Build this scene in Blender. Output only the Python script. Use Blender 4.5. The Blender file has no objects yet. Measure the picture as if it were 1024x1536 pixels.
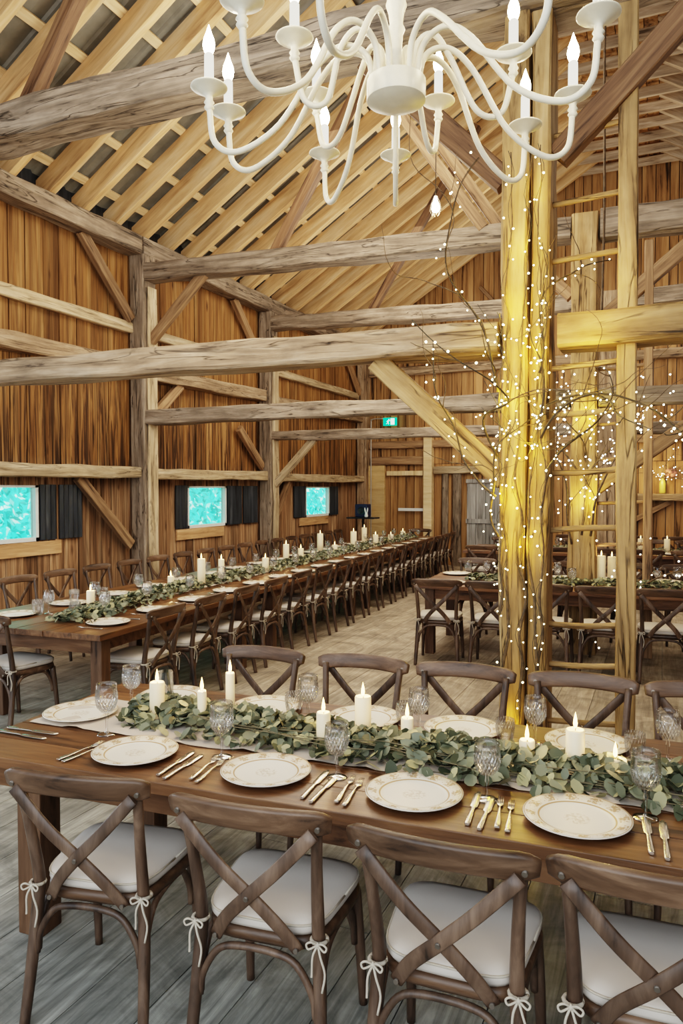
import bpy, bmesh, math, random
from mathutils import Vector, Matrix, noise
SC = bpy.context.scene
COL = SC.collection
rnd = random.Random(7)
PI = math.pi
rad = math.radians

# ------------------------------------------------------------------ camera
H, F, YAW = 1.8, 1110.0, 23.5
PITCH = math.degrees(math.atan(35 / F))
cam_d = bpy.data.cameras.new('camera')
cam = bpy.data.objects.new('camera', cam_d)
COL.objects.link(cam)
cam.location = (0, 0, H)
cam.rotation_euler = (rad(90 - PITCH), 0, rad(YAW))
cam_d.sensor_fit = 'VERTICAL'
cam_d.sensor_height = 36
cam_d.lens = F / 1536 * 36
cam_d.clip_end = 200
SC.camera = cam

# the furniture stands three degrees off the building's axes
A3 = rad(3.0)
def fur(u, v):
    return (u * math.cos(A3) - v * math.sin(A3), u * math.sin(A3) + v * math.cos(A3))
def fur3(u, v, z):
    x, y = fur(u, v)
    return Vector((x, y, z))

# ------------------------------------------------------------------ materials
class NT:
    def __init__(s, name):
        s.m = bpy.data.materials.new(name); s.m.use_nodes = True
        s.t = s.m.node_tree; s.t.nodes.clear()
        s.out = s.n('ShaderNodeOutputMaterial')
    def n(s, typ, **kw):
        nd = s.t.nodes.new(typ)
        for k, v in kw.items(): setattr(nd, k, v)
        return nd
    def l(s, a, b): s.t.links.new(a, b)
    def math(s, op, a, b=None):
        nd = s.n('ShaderNodeMath', operation=op)
        for i, x in enumerate((a, b)):
            if x is None: continue
            if isinstance(x, (int, float)): nd.inputs[i].default_value = x
            else: s.l(x, nd.inputs[i])
        return nd.outputs[0]
    def vmul(s, a, v):
        nd = s.n('ShaderNodeVectorMath', operation='MULTIPLY'); s.l(a, nd.inputs[0]); nd.inputs[1].default_value = v
        return nd.outputs[0]
    def vadd(s, a, b):
        nd = s.n('ShaderNodeVectorMath', operation='ADD'); s.l(a, nd.inputs[0]); s.l(b, nd.inputs[1])
        return nd.outputs[0]
    def noise(s, vec, scale=1, detail=5, rough=.6, dist=0):
        nd = s.n('ShaderNodeTexNoise'); nd.inputs['Scale'].default_value = scale
        nd.inputs['Detail'].default_value = detail; nd.inputs['Roughness'].default_value = rough
        nd.inputs['Distortion'].default_value = dist
        s.l(vec, nd.inputs['Vector']); return nd.outputs['Fac']
    def ramp(s, fac, stops, interp='LINEAR'):
        nd = s.n('ShaderNodeValToRGB'); nd.color_ramp.interpolation = interp
        el = nd.color_ramp.elements
        while len(el) < len(stops): el.new(.5)
        for e, (p, c) in zip(el, stops):
            e.position = p
            c = (c, c, c) if isinstance(c, (int, float)) else c
            e.color = (*c[:3], 1)
        s.l(fac, nd.inputs[0]); return nd.outputs[0]
    def mix(s, fac, a, b, mode='MIX'):
        nd = s.n('ShaderNodeMix', data_type='RGBA', blend_type=mode)
        for sock, x in ((nd.inputs[0], fac), (nd.inputs[6], a), (nd.inputs[7], b)):
            if isinstance(x, (int, float)): sock.default_value = x
            elif isinstance(x, tuple): sock.default_value = (*x[:3], 1)
            else: s.l(x, sock)
        return nd.outputs[2]
    def bsdf(s, color, rough=.6, **kw):
        b = s.n('ShaderNodeBsdfPrincipled')
        if isinstance(color, tuple): b.inputs['Base Color'].default_value = (*color[:3], 1)
        else: s.l(color, b.inputs['Base Color'])
        if isinstance(rough, (int, float)): b.inputs['Roughness'].default_value = rough
        else: s.l(rough, b.inputs['Roughness'])
        for k, v in kw.items(): b.inputs[k.replace('_', ' ')].default_value = v
        s.l(b.outputs[0], s.out.inputs[0]); s.b = b; return b
    def bump(s, h, strength=.3, dist=.01):
        nd = s.n('ShaderNodeBump'); nd.inputs['Strength'].default_value = strength
        nd.inputs['Distance'].default_value = dist
        s.l(h, nd.inputs['Height']); s.l(nd.outputs[0], s.b.inputs['Normal'])

def coords(n, island):
    tc = n.n('ShaderNodeTexCoord').outputs['Object']
    oi = n.n('ShaderNodeObjectInfo').outputs['Random']
    r = oi
    if island:
        g = n.n('ShaderNodeNewGeometry').outputs['Random Per Island']
        r = n.math('FRACT', n.math('ADD', n.math('MULTIPLY', oi, 7.3), g))
    cmb = n.n('ShaderNodeCombineXYZ')
    n.l(n.math('MULTIPLY', r, 37.0), cmb.inputs[0]); n.l(n.math('MULTIPLY', r, 53.0), cmb.inputs[1]); n.l(n.math('MULTIPLY', r, 71.0), cmb.inputs[2])
    return tc, cmb.outputs[0], r

def wood(name, dark, mid, light, grain=(1.3, 22, 22), island=False, rough=.65, bump=.35, vary=.35, crack=.5, spec=.3, checks=0.0):
    n = NT(name)
    tc, off, r = coords(n, island)
    v = n.vadd(n.vmul(tc, grain), off)
    g1 = n.noise(v, 1, 7, .62, .6)
    fine = n.noise(n.vadd(n.vmul(tc, tuple(4 * g for g in grain)), off), 1, 3, .6)
    big = n.noise(n.vadd(n.vmul(tc, tuple(.25 * g ** .5 for g in grain)), off), 2.0, 3, .5)
    col = n.ramp(g1, [(.28, dark), (.5, mid), (.72, light)])
    cr = n.ramp(g1, [(.33, 0.0), (.40, 1.0)])
    col = n.mix(crack, col, n.mix(1.0, col, cr, 'MULTIPLY'))
    ck = None
    if checks:
        c1 = n.noise(n.vadd(n.vmul(tc, tuple(.55 * g for g in grain)), off), 1, 4, .5, 1.2)
        c2 = n.noise(n.vadd(n.vmul(tc, (3.5, 5, 5)), off), 1, 3, .6)
        ck = n.ramp(n.math('ABSOLUTE', n.math('SUBTRACT', c1, .5)), [(.0, 0.0), (.018, 1.0)])
        keep = n.ramp(c2, [(.40, 1.0), (.54, 0.0)])
        ck = n.math('MAXIMUM', ck, keep)
        col = n.mix(checks, col, n.mix(1.0, col, n.ramp(ck, [(0, .18), (1, 1.0)]), 'MULTIPLY'))
        col = n.mix(checks * .6, col, n.mix(1.0, col, n.ramp(c2, [(.3, .55), (.65, 1.15)]), 'MULTIPLY'))
    hv = n.n('ShaderNodeHueSaturation')
    n.l(col, hv.inputs['Color'])
    val = n.math('ADD', n.math('MULTIPLY', r, vary), 1 - vary / 2)
    val = n.math('MULTIPLY', val, n.math('ADD', n.math('MULTIPLY', big, .7), .65))
    val = n.math('MULTIPLY', val, n.math('ADD', n.math('MULTIPLY', fine, .3), .85))
    n.l(val, hv.inputs['Value'])
    n.bsdf(hv.outputs[0], rough, Specular_IOR_Level=spec)
    hgt = n.math('ADD', g1, n.math('MULTIPLY', fine, .35))
    if ck is not None: hgt = n.math('ADD', hgt, n.math('ADD', n.math('MULTIPLY', ck, .5), n.math('MULTIPLY', c2, .8)))
    n.bump(hgt, bump, .012)
    return n.m

def plain(name, col, rough=.5, **kw):
    n = NT(name)
    tc, off, r = coords(n, False)
    f = n.noise(n.vadd(n.vmul(tc, (30, 30, 30)), off), 1, 3)
    c = n.mix(f, tuple(x * .9 for x in col), tuple(min(1, x * 1.1) for x in col))
    n.bsdf(c, rough, **kw); return n.m

def glow(name, col, strength, sample=False):
    n = NT(name)
    e = n.n('ShaderNodeEmission'); e.inputs[0].default_value = (*col, 1); e.inputs[1].default_value = strength
    n.l(e.outputs[0], n.out.inputs[0])
    n.m.cycles.emission_sampling = 'AUTO' if sample else 'NONE'
    return n.m

M = {}
M['hewn'] = wood('hewn_beam', (.12, .075, .045), (.34, .235, .145), (.55, .42, .29), (1.1, 13, 13), bump=.8, vary=.25, checks=.9)
M['hewn_grey'] = wood('hewn_grey', (.08, .06, .045), (.235, .18, .13), (.40, .325, .25), (1.1, 13, 13), bump=.9, vary=.3, checks=1.0)
M['girt'] = wood('girt', (.22, .15, .08), (.50, .38, .24), (.68, .56, .40), (1.1, 13, 13), bump=.7, vary=.2, checks=.7)
M['honey'] = wood('honey_lit_timber', (.13, .07, .026), (.37, .235, .105), (.52, .365, .19), (.8, 10, 10), bump=.8, vary=.12, crack=.75, checks=1.0)  # honey wood, with fairy-light yellow put into its base colour
M['brace'] = wood('brace', (.10, .06, .035), (.27, .165, .09), (.42, .28, .16), (1.3, 20, 20), vary=.4)
M['strut'] = wood('strut', (.06, .03, .016), (.155, .085, .045), (.25, .15, .08), (1.3, 20, 20), vary=.2)
M['rafter'] = wood('rafter', (.48, .27, .12), (.69, .455, .235), (.84, .64, .40), (.9, 9, 9), vary=.3, bump=.08, crack=.15)
M['batten'] = wood('batten', (.62, .42, .22), (.78, .60, .37), (.86, .72, .50), (1, 14, 14), vary=.2, bump=.05, crack=.1)
M['collar'] = wood('collar_wood', (.20, .14, .09), (.42, .32, .22), (.62, .52, .40), (1.2, 12, 12), vary=.25, bump=.3)
M['chair'] = wood('chair_wood', (.030, .018, .012), (.085, .052, .034), (.17, .112, .076), (14, 14, 3.0), rough=.42, vary=.35, bump=.12, crack=.35, spec=.45)
M['crest'] = wood('crest_wood', (.038, .020, .011), (.10, .057, .033), (.19, .118, .074), (3.0, 16, 16), rough=.4, vary=.35, bump=.12, crack=.35, spec=.45)
M['tabletop'] = wood('tabletop_wood', (.055, .024, .010), (.14, .064, .026), (.23, .118, .052), (1.6, 16, 16), island=True, rough=.38, vary=.25, bump=.15, crack=.35, spec=.5)
M['tableleg'] = wood('tableleg_wood', (.045, .024, .013), (.105, .057, .032), (.18, .105, .062), (14, 14, 1.6), rough=.5, vary=.25, bump=.2)
M['apron'] = wood('apron_wood', (.05, .024, .011), (.125, .062, .03), (.20, .11, .057), (1.6, 14, 14), rough=.45, vary=.25, bump=.2)
M['endboard'] = wood('end_board', (.09, .045, .018), (.33, .18, .075), (.52, .32, .15), (9, 9, .5), island=True, vary=.5, bump=.3, crack=.7)
M['greyboard'] = wood('grey_board', (.12, .11, .10), (.27, .26, .245), (.42, .41, .39), (14, 14, 1.0), island=True, vary=.4, bump=.3)
M['pine'] = wood('new_pine', (.60, .42, .22), (.76, .58, .34), (.85, .70, .48), (12, 12, 1.1), vary=.15, bump=.08, crack=.1)
M['paleply'] = wood('pale_panel', (.42, .27, .11), (.55, .38, .18), (.64, .47, .25), (8, 8, 1.0), vary=.15, bump=.1, crack=.15)
M['silltrim'] = wood('sill_trim', (.30, .16, .07), (.50, .30, .15), (.66, .44, .25), (12, 1.2, 12), vary=.25, bump=.2)
M['white'] = plain('chandelier_paint', (.66, .60, .47), .38)
M['cushion'] = None
M['plaster'] = plain('window_frame_paint', (.75, .78, .76), .5)
M['brass'] = plain('old_brass', (.20, .17, .14), .4, Metallic=.8)
M['silver'] = plain('champagne_silver', (.70, .645, .56), .25, Metallic=1.0)
M['wax'] = None
M['black'] = plain('black_plastic', (.015, .017, .022), .35)
M['navy'] = plain('navy_fabric', (.012, .018, .06), .55)
M['conduit'] = plain('conduit_steel', (.42, .40, .36), .4, Metallic=.5)
M['cable'] = plain('light_cable', (.035, .03, .02), .6)
M['flame'] = glow('flame_glow', (1.0, .62, .22), 11)
M['bulbglow'] = glow('candle_bulb_glow', (1.0, .84, .56), 28)
M['sleeve'] = glow('bulb_sleeve_glow', (1.0, .93, .78), 1.6)
M['fairy'] = glow('fairy_bulb_glow', (1.0, .88, .50), 16)
M['fairycool'] = glow('fairy_bulb_pale', (1.0, .95, .76), 12)
M['signgreen'] = glow('sign_green', (.0, .62, .36), 1.3)
M['signwhite'] = glow('sign_white', (.85, 1.0, .93), 1.7)

def mk_walls():
    n = NT('barn_board')
    tc, off, r = coords(n, True)
    v = n.vadd(n.vmul(tc, (8, 8, .45)), off)
    g1 = n.noise(v, 1, 7, .62, 1.0)
    st = n.noise(n.vadd(n.vmul(tc, (13, 13, .5)), off), 1, 5, .6, 2.2)
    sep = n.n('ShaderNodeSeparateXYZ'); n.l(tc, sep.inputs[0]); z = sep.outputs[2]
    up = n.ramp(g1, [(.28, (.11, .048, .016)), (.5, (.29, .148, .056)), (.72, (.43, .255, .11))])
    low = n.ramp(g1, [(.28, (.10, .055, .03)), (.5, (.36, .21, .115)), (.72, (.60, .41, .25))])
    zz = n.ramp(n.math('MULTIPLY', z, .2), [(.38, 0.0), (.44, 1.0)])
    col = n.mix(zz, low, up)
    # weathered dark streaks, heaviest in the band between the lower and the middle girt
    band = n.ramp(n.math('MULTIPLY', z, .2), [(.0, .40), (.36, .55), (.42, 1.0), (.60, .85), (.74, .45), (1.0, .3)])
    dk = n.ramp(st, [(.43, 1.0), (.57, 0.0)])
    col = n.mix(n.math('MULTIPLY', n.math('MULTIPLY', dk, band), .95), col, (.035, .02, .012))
    vo = n.n('ShaderNodeTexVoronoi'); vo.inputs['Scale'].default_value = 1.0
    wob = n.n('ShaderNodeTexNoise'); wob.inputs['Scale'].default_value = 3.0; n.l(tc, wob.inputs['Vector'])
    n.l(n.vadd(n.vadd(n.vmul(tc, (4.5, 4.5, 1.5)), off), n.vmul(wob.outputs['Color'], (.25, .25, .25))), vo.inputs['Vector'])
    kn = n.ramp(vo.outputs['Distance'], [(.05, 1.0), (.15, 0.0)])
    col = n.mix(n.math('MULTIPLY', kn, .85), col, (.045, .02, .01))
    hv = n.n('ShaderNodeHueSaturation'); n.l(col, hv.inputs['Color'])
    n.l(n.math('ADD', n.math('MULTIPLY', r, .65), .62), hv.inputs['Value'])
    n.bsdf(hv.outputs[0], .75, Specular_IOR_Level=.2)
    n.bump(g1, .35, .01)
    return n.m
M['board'] = mk_walls()

def mk_floor():
    n = NT('floor_boards')
    tc, off, r = coords(n, True)
    g1 = n.noise(n.vadd(n.vmul(tc, (26, 1.6, 10)), off), 1, 7, .65, 1.2)
    blot = n.noise(n.vmul(tc, (1, 1, 1)), 2.2, 7, .68, 1.2)
    sep = n.n('ShaderNodeSeparateXYZ'); n.l(tc, sep.inputs[0])
    cool = n.ramp(g1, [(.25, (.13, .13, .115)), (.5, (.29, .285, .25)), (.75, (.46, .45, .40))])
    warm = n.ramp(g1, [(.25, (.20, .15, .10)), (.5, (.35, .28, .20)), (.75, (.50, .42, .32))])
    far = n.ramp(n.math('MULTIPLY', sep.outputs[1], .1), [(.28, 0.0), (.62, 1.0)])  # cool daylight near, warm lamplight farther in, put into the board colour
    col = n.mix(far, cool, warm)
    col = n.mix(.85, col, n.mix(1.0, col, n.ramp(blot, [(.32, .38), (.62, 1.15)]), 'MULTIPLY'))
    hv = n.n('ShaderNodeHueSaturation'); n.l(col, hv.inputs['Color'])
    n.l(n.math('ADD', n.math('MULTIPLY', r, .28), .86), hv.inputs['Value'])
    n.bsdf(hv.outputs[0], .6, Specular_IOR_Level=.35)
    n.bump(g1, .45, .008)
    return n.m
M['floor'] = mk_floor()

def mk_cloth(name, c, glowc=None, weave=500):
    n = NT(name)
    tc, off, r = coords(n, False)
    f = n.noise(n.vadd(n.vmul(tc, (3, 3, 3)), off), 1, 4)
    col = n.mix(f, tuple(x * .85 for x in c), c)
    n.bsdf(col, .9, Specular_IOR_Level=.15)
    n.bump(n.noise(n.vmul(tc, (weave, weave, weave)), 1, 2), .12, .002)
    return n.m
M['cushion'] = mk_cloth('cushion_linen', (.58, .52, .455))
M['ribbon'] = mk_cloth('tie_cotton', (.50, .44, .355))
M['runner'] = mk_cloth('runner_gauze', (.60, .52, .44), weave=300)

def mk_wax():
    n = NT('candle_wax_glow')
    tc, off, r = coords(n, False)
    f = n.noise(n.vmul(tc, (8, 8, 20)), 1, 2)
    col = n.mix(f, (.80, .66, .44), (.85, .73, .52))
    b = n.bsdf(col, .45)
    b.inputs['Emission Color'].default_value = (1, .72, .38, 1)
    b.inputs['Emission Strength'].default_value = .2  # flame glow through the wax put in as emission
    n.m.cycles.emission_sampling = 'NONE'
    return n.m
M['wax'] = mk_wax()

def mk_glass(name, facets=None, tint=(1, 1, 1), base=.015):
    n = NT(name)
    fr = n.n('ShaderNodeFresnel'); fr.inputs[0].default_value = 1.5
    tr = n.n('ShaderNodeBsdfTransparent'); tr.inputs[0].default_value = (*tint, 1)
    gl = n.n('ShaderNodeBsdfGlossy'); gl.inputs['Roughness'].default_value = .06
    mx = n.n('ShaderNodeMixShader')
    fac = n.math('MINIMUM', n.math('ADD', n.math('MULTIPLY', fr.outputs[0], .9), base), .6)
    if facets:
        tc = n.n('ShaderNodeTexCoord').outputs['Object']
        sp = n.n('ShaderNodeSeparateXYZ'); n.l(tc, sp.inputs[0])
        ang = n.math('ARCTAN2', sp.outputs[1], sp.outputs[0])
        a = n.math('SINE', n.math('ADD', n.math('MULTIPLY', ang, 10.0), n.math('MULTIPLY', sp.outputs[2], facets)))
        b2 = n.math('SINE', n.math('SUBTRACT', n.math('MULTIPLY', ang, 10.0), n.math('MULTIPLY', sp.outputs[2], facets)))
        h = n.math('MULTIPLY', n.math('ABSOLUTE', a), n.math('ABSOLUTE', b2))
        zlo = n.ramp(n.math('MULTIPLY', sp.outputs[2], 5.0), [(.35, 0.0), (.40, 1.0), (.74, 1.0), (.80, 0.0)])
        hh = n.math('MULTIPLY', h, zlo)
        bp = n.n('ShaderNodeBump'); bp.inputs['Strength'].default_value = .5; bp.inputs['Distance'].default_value = .012
        n.l(hh, bp.inputs['Height']); n.l(bp.outputs[0], gl.inputs['Normal']); n.l(bp.outputs[0], fr.inputs['Normal'])
        line = n.math('MULTIPLY', n.ramp(h, [(.02, .26), (.10, 0.0)]), zlo)
        df = n.n('ShaderNodeBsdfTranslucent'); df.inputs[0].default_value = (.95, .95, .92, 1)
        m2 = n.n('ShaderNodeMixShader'); n.l(n.math('MULTIPLY', line, 1.6), m2.inputs[0]); n.l(tr.outputs[0], m2.inputs[1]); n.l(df.outputs[0], m2.inputs[2])
        tr = m2
    n.l(fac, mx.inputs[0]); n.l(tr.outputs[0], mx.inputs[1]); n.l(gl.outputs[0], mx.inputs[2])
    n.l(mx.outputs[0], n.out.inputs[0])
    return n.m
M['crystal'] = mk_glass('cut_crystal', 95.0)
M['clear'] = mk_glass('clear_glass')
M['pane'] = mk_glass('window_pane', base=.0)
M['water'] = mk_glass('water', tint=(.93, .95, .92), base=.02)

def mk_plate():
    n = NT('plate_porcelain')
    tc = n.n('ShaderNodeTexCoord').outputs['Object']
    sp = n.n('ShaderNodeSeparateXYZ'); n.l(tc, sp.inputs[0])
    x, y = sp.outputs[0], sp.outputs[1]
    r = n.math('POWER', n.math('ADD', n.math('MULTIPLY', x, x), n.math('MULTIPLY', y, y)), .5)
    ang = n.math('ARCTAN2', y, x)
    rr = n.math('MULTIPLY', r, 1 / .17)
    cream, tan, brown = (.76, .71, .62), (.40, .25, .11), (.16, .075, .03)
    def band(c, w, s=.012):
        return n.ramp(rr, [(max(0, c - w - s), 0.0), (c - w, 1.0), (c + w, 1.0), (min(1, c + w + s), 0.0)])
    pn = n.noise(n.vmul(tc, (105, 105, 1)), 1, 4, .6)
    garl = n.math('ADD', n.math('MULTIPLY', n.math('SINE', n.math('MULTIPLY', ang, 12.0)), .12), pn)
    flo = n.math('MULTIPLY', n.ramp(garl, [(.50, 0.0), (.60, 1.0)]), band(.83, .075, .03))
    med = n.math('MULTIPLY', n.ramp(n.noise(n.vmul(tc, (75, 75, 1)), 1, 3, .6), [(.47, 0.0), (.53, .8)]), n.ramp(rr, [(.20, 1.0), (.25, 0.0)]))
    col = n.mix(band(.83, .10), cream, (.78, .70, .58))
    col = n.mix(n.math('MULTIPLY', flo, .9), col, tan)
    col = n.mix(n.math('MULTIPLY', med, .6), col, (.42, .32, .20))
    col = n.mix(band(.685, .012, .008), col, tan)
    col = n.mix(band(.945, .006, .006), col, tan)
    col = n.mix(n.ramp(rr, [(.972, 0.0), (.98, 1.0)]), col, brown)
    n.bsdf(col, .42, Specular_IOR_Level=.35)
    return n.m
M['plate'] = mk_plate()

def mk_leaf():
    n = NT('eucalyptus_leaf')
    g = n.n('ShaderNodeNewGeometry').outputs['Random Per Island']
    col = n.ramp(g, [(0, (.045, .052, .028)), (.25, (.095, .105, .062)), (.5, (.155, .165, .105)), (.72, (.235, .24, .16)), (.88, (.34, .325, .19)), (1, (.48, .43, .22))])
    n.bsdf(col, .5, Specular_IOR_Level=.35)
    return n.m
M['leaf'] = mk_leaf()
M['stem'] = plain('eucalyptus_stem', (.16, .13, .07), .6)
def mk_twig():
    n = NT('willow_bark')
    tc, off, r = coords(n, False)
    col = n.ramp(n.noise(n.vmul(tc, (25, 25, 25)), 1, 4), [(.3, (.045, .028, .015)), (.7, (.16, .10, .05))])
    n.bsdf(col, .7); return n.m
M['twig'] = mk_twig()
def mk_metal_roof():
    n = NT('roof_sheet')
    tc = n.n('ShaderNodeTexCoord').outputs['Object']
    col = n.ramp(n.noise(n.vmul(tc, (3, 3, 3)), 1, 4), [(.3, (.17, .17, .15)), (.7, (.29, .29, .26))])
    n.bsdf(col, .5, Metallic=.2); return n.m
M['roof'] = mk_metal_roof()
def mk_shutter():
    n = NT('dark_shutter')
    tc, off, r = coords(n, False)
    col = n.ramp(n.noise(n.vadd(n.vmul(tc, (10, 14, 1)), off), 1, 4), [(.3, (.02, .024, .03)), (.6, (.06, .07, .085)), (.8, (.16, .18, .20))])
    n.bsdf(col, .38, Metallic=.5); return n.m
M['shutter'] = mk_shutter()
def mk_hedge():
    n = NT('hedge_leaf_glow')
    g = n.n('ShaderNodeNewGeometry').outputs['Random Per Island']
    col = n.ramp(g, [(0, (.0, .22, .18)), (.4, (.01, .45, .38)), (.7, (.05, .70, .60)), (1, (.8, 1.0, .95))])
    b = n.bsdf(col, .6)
    n.l(col, b.inputs['Emission Color']); b.inputs['Emission Strength'].default_value = 2.8  # overexposed daylight put in as pale leaf tones and emission
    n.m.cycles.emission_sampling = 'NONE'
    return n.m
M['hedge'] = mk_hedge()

# ------------------------------------------------------------------ mesh helpers
class MB:
    def __init__(s): s.v = []; s.f = []; s.sm = []; s.mi = []
    def add(s, vs, fs, smooth=False, mi=0):
        b = len(s.v); s.v += [tuple(v) for v in vs]
        s.f += [tuple(b + i for i in f) for f in fs]; s.sm += [smooth] * len(fs); s.mi += [mi] * len(fs)
    def box(s, x0, x1, y0, y1, z0, z1, ch=0.0, mi=0):
        if ch <= 0:
            s.add([(x, y, z) for x in (x0, x1) for y in (y0, y1) for z in (z0, z1)],
                  [(0, 1, 3, 2), (4, 6, 7, 5), (0, 4, 5, 1), (2, 3, 7, 6), (0, 2, 6, 4), (1, 5, 7, 3)], False, mi)
            return
        bm = bmesh.new()
        bmesh.ops.create_cube(bm, size=1)
        for v in bm.verts:
            v.co = Vector((x0 + (v.co.x + .5) * (x1 - x0), y0 + (v.co.y + .5) * (y1 - y0), z0 + (v.co.z + .5) * (z1 - z0)))
        bmesh.ops.bevel(bm, geom=list(bm.edges), offset=ch, segments=2, profile=.6, affect='EDGES')
        bm.verts.index_update()
        s.add([v.co[:] for v in bm.verts], [[v.index for v in f.verts] for f in bm.faces], False, mi)
        bm.free()
    def sweep(s, path, sect, ups=None, smooth=True, caps=True, mi=0):
        """path: points; sect: list per point of (a, b) offsets; frame by transport or given up vectors."""
        P = [Vector(p) for p in path]; n = len(P)
        T = []
        for i in range(n):
            t = P[min(i + 1, n - 1)] - P[max(i - 1, 0)]
            T.append(t.normalized() if t.length > 1e-9 else Vector((0, 0, 1)))
        if ups is None:
            u = T[0].orthogonal().normalized(); U = [u]
            for i in range(1, n):
                u = U[-1] - T[i] * U[-1].dot(T[i])
                u = u.normalized() if u.length > 1e-6 else T[i].orthogonal().normalized()
                U.append(u)
        else:
            ups = [Vector(x) for x in (ups if isinstance(ups, list) else [ups] * n)]
            U = [(ups[i] - T[i] * ups[i].dot(T[i])).normalized() for i in range(n)]
        vs = []; k = len(sect[0])
        for i in range(n):
            b = T[i].cross(U[i])
            for (x, y) in sect[i]: vs.append(P[i] + U[i] * x + b * y)
        fs = [(i * k + j, i * k + (j + 1) % k, (i + 1) * k + (j + 1) % k, (i + 1) * k + j) for i in range(n - 1) for j in range(k)]
        s.add(vs, fs, smooth, mi)
        if caps:
            b0 = len(s.v) - len(vs)
            s.f += [tuple(b0 + j for j in reversed(range(k))), tuple(b0 + (n - 1) * k + j for j in range(k))]; s.sm += [False] * 2; s.mi += [mi] * 2
    def tube(s, path, r, k=8, smooth=True, mi=0, ups=None, flat=1.0):
        rs = r if isinstance(r, (list, tuple)) else [r] * len(path)
        s.sweep(path, [[(math.cos(2 * PI * j / k) * q, math.sin(2 * PI * j / k) * q * flat) for j in range(k)] for q in rs], ups, smooth, True, mi)
    def lathe(s, prof, k=20, mi=0, c=(0, 0, 0), closed=False, smooth=True):
        vs = [(c[0] + math.cos(2 * PI * j / k) * max(r, 1e-5), c[1] + math.sin(2 * PI * j / k) * max(r, 1e-5), c[2] + z) for r, z in prof for j in range(k)]
        n = len(prof)
        fs = [(i * k + j, i * k + (j + 1) % k, (i + 1) * k + (j + 1) % k, (i + 1) * k + j) for i in range(n - 1) for j in range(k)]
        s.add(vs, fs, smooth, mi)
    def mesh(s, name, *mats):
        me = bpy.data.meshes.new(name)
        me.from_pydata(s.v, [], s.f)
        me.polygons.foreach_set('use_smooth', s.sm)
        for m in mats: me.materials.append(m)
        if len(mats) > 1: me.polygons.foreach_set('material_index', s.mi)
        me.update(); return me

def rrect(w, h, c, seg=2):
    """rounded rectangle outline, w along a, h along b"""
    pts = []
    for sx, sy, a0 in ((1, 1, 0), (-1, 1, 90), (-1, -1, 180), (1, -1, 270)):
        for i in range(seg + 1):
            a = rad(a0 + 90 * i / seg)
            pts.append((sx * (w / 2 - c) + c * math.cos(a), sy * (h / 2 - c) + c * math.sin(a)))
    return pts
def bez(p, n):
    """Catmull-Rom through points p, n steps per span"""
    P = [Vector(q) for q in p]; P = [P[0] * 2 - P[1]] + P + [P[-1] * 2 - P[-2]]
    out = []
    for i in range(1, len(P) - 2):
        for j in range(n):
            t = j / n; a, b, c, d = P[i - 1:i + 3]
            out.append(.5 * ((2 * b) + (c - a) * t + (2 * a - 5 * b + 4 * c - d) * t * t + (3 * b - a - 3 * c + d) * t ** 3))
    out.append(P[-2]); return out

def obj(name, me, parent=None, loc=None, rot=None, label=None):
    o = bpy.data.objects.new(name, me); COL.objects.link(o)
    if parent is not None: o.parent = parent
    if loc is not None: o.location = loc
    if rot is not None: o.rotation_euler = rot
    if label: o['label'] = label
    return o
def tag(o, label=None, cat=None, group=None, kind=None):
    for k, v in (('label', label), ('category', cat), ('group', group), ('kind', kind)):
        if v: o[k] = v
    return o
def thing(name, label, cat, loc=(0, 0, 0), rz=0, group=None):
    o = bpy.data.objects.new(name, None); COL.objects.link(o)
    o.location = loc; o.rotation_euler = (0, 0, rz); o.empty_display_size = .1
    return tag(o, label, cat, group)
def build(parts, root):
    """parts: list of (name, mesh, [subparts])"""
    for p in parts:
        o = obj(p[0], p[1], root)
        if len(p) > 3 and p[3]: o['label'] = p[3]
        for q in (p[2] if len(p) > 2 else []): obj(q[0], q[1], o)
    return root

# ------------------------------------------------------------------ timbers
def timber(name, p0, p1, w, h, mat, label=None, cat=None, kind='structure', up=(0, 0, 1), jit=.006, ch=.014, group=None, segs=None, parent=None):
    """squared timber along its own x axis; w sideways, h along up"""
    p0, p1 = Vector(p0), Vector(p1); L = (p1 - p0).length
    n = segs or max(2, int(L / .3)); s = rnd.random() * 100
    path = []; sect = []
    for i in range(n + 1):
        x = L * i / n
        path.append((x, 0, 0))
        sc = []
        for (a, b) in rrect(h, w, ch, 1):
            d = Vector((noise.noise((x * 1.7, a * 9 + s, b * 9)), noise.noise((x * 1.7 + 40, a * 9 + s, b * 9)))) * jit * 2
            sc.append((a + d.x, b + d.y))
        sect.append(sc)
    mb = MB(); mb.sweep(path, sect, (0, 0, 1), False)
    o = obj(name, mb.mesh(name, mat), parent)
    X = (p1 - p0).normalized(); Z = Vector(up); Z = (Z - X * Z.dot(X)).normalized(); Y = Z.cross(X)
    o.matrix_world = Matrix(((X.x, Y.x, Z.x, p0.x), (X.y, Y.y, Z.y, p0.y), (X.z, Y.z, Z.z, p0.z), (0, 0, 0, 1)))
    if kind: o['kind'] = kind
    return tag(o, label, cat, group)

XW, XR, YE = -6.9, 5.4, 17.0          # side walls, end wall
XC = -.80                             # ridge and post line
PITCHR, ZR0 = .63, 5.2                # underside of rafters at the left wall
def zroof(x):
    return ZR0 + PITCHR * (x - XW) if x < -.75 else ZR0 + PITCHR * (-.75 - XW) - PITCHR * (x + .75)

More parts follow.
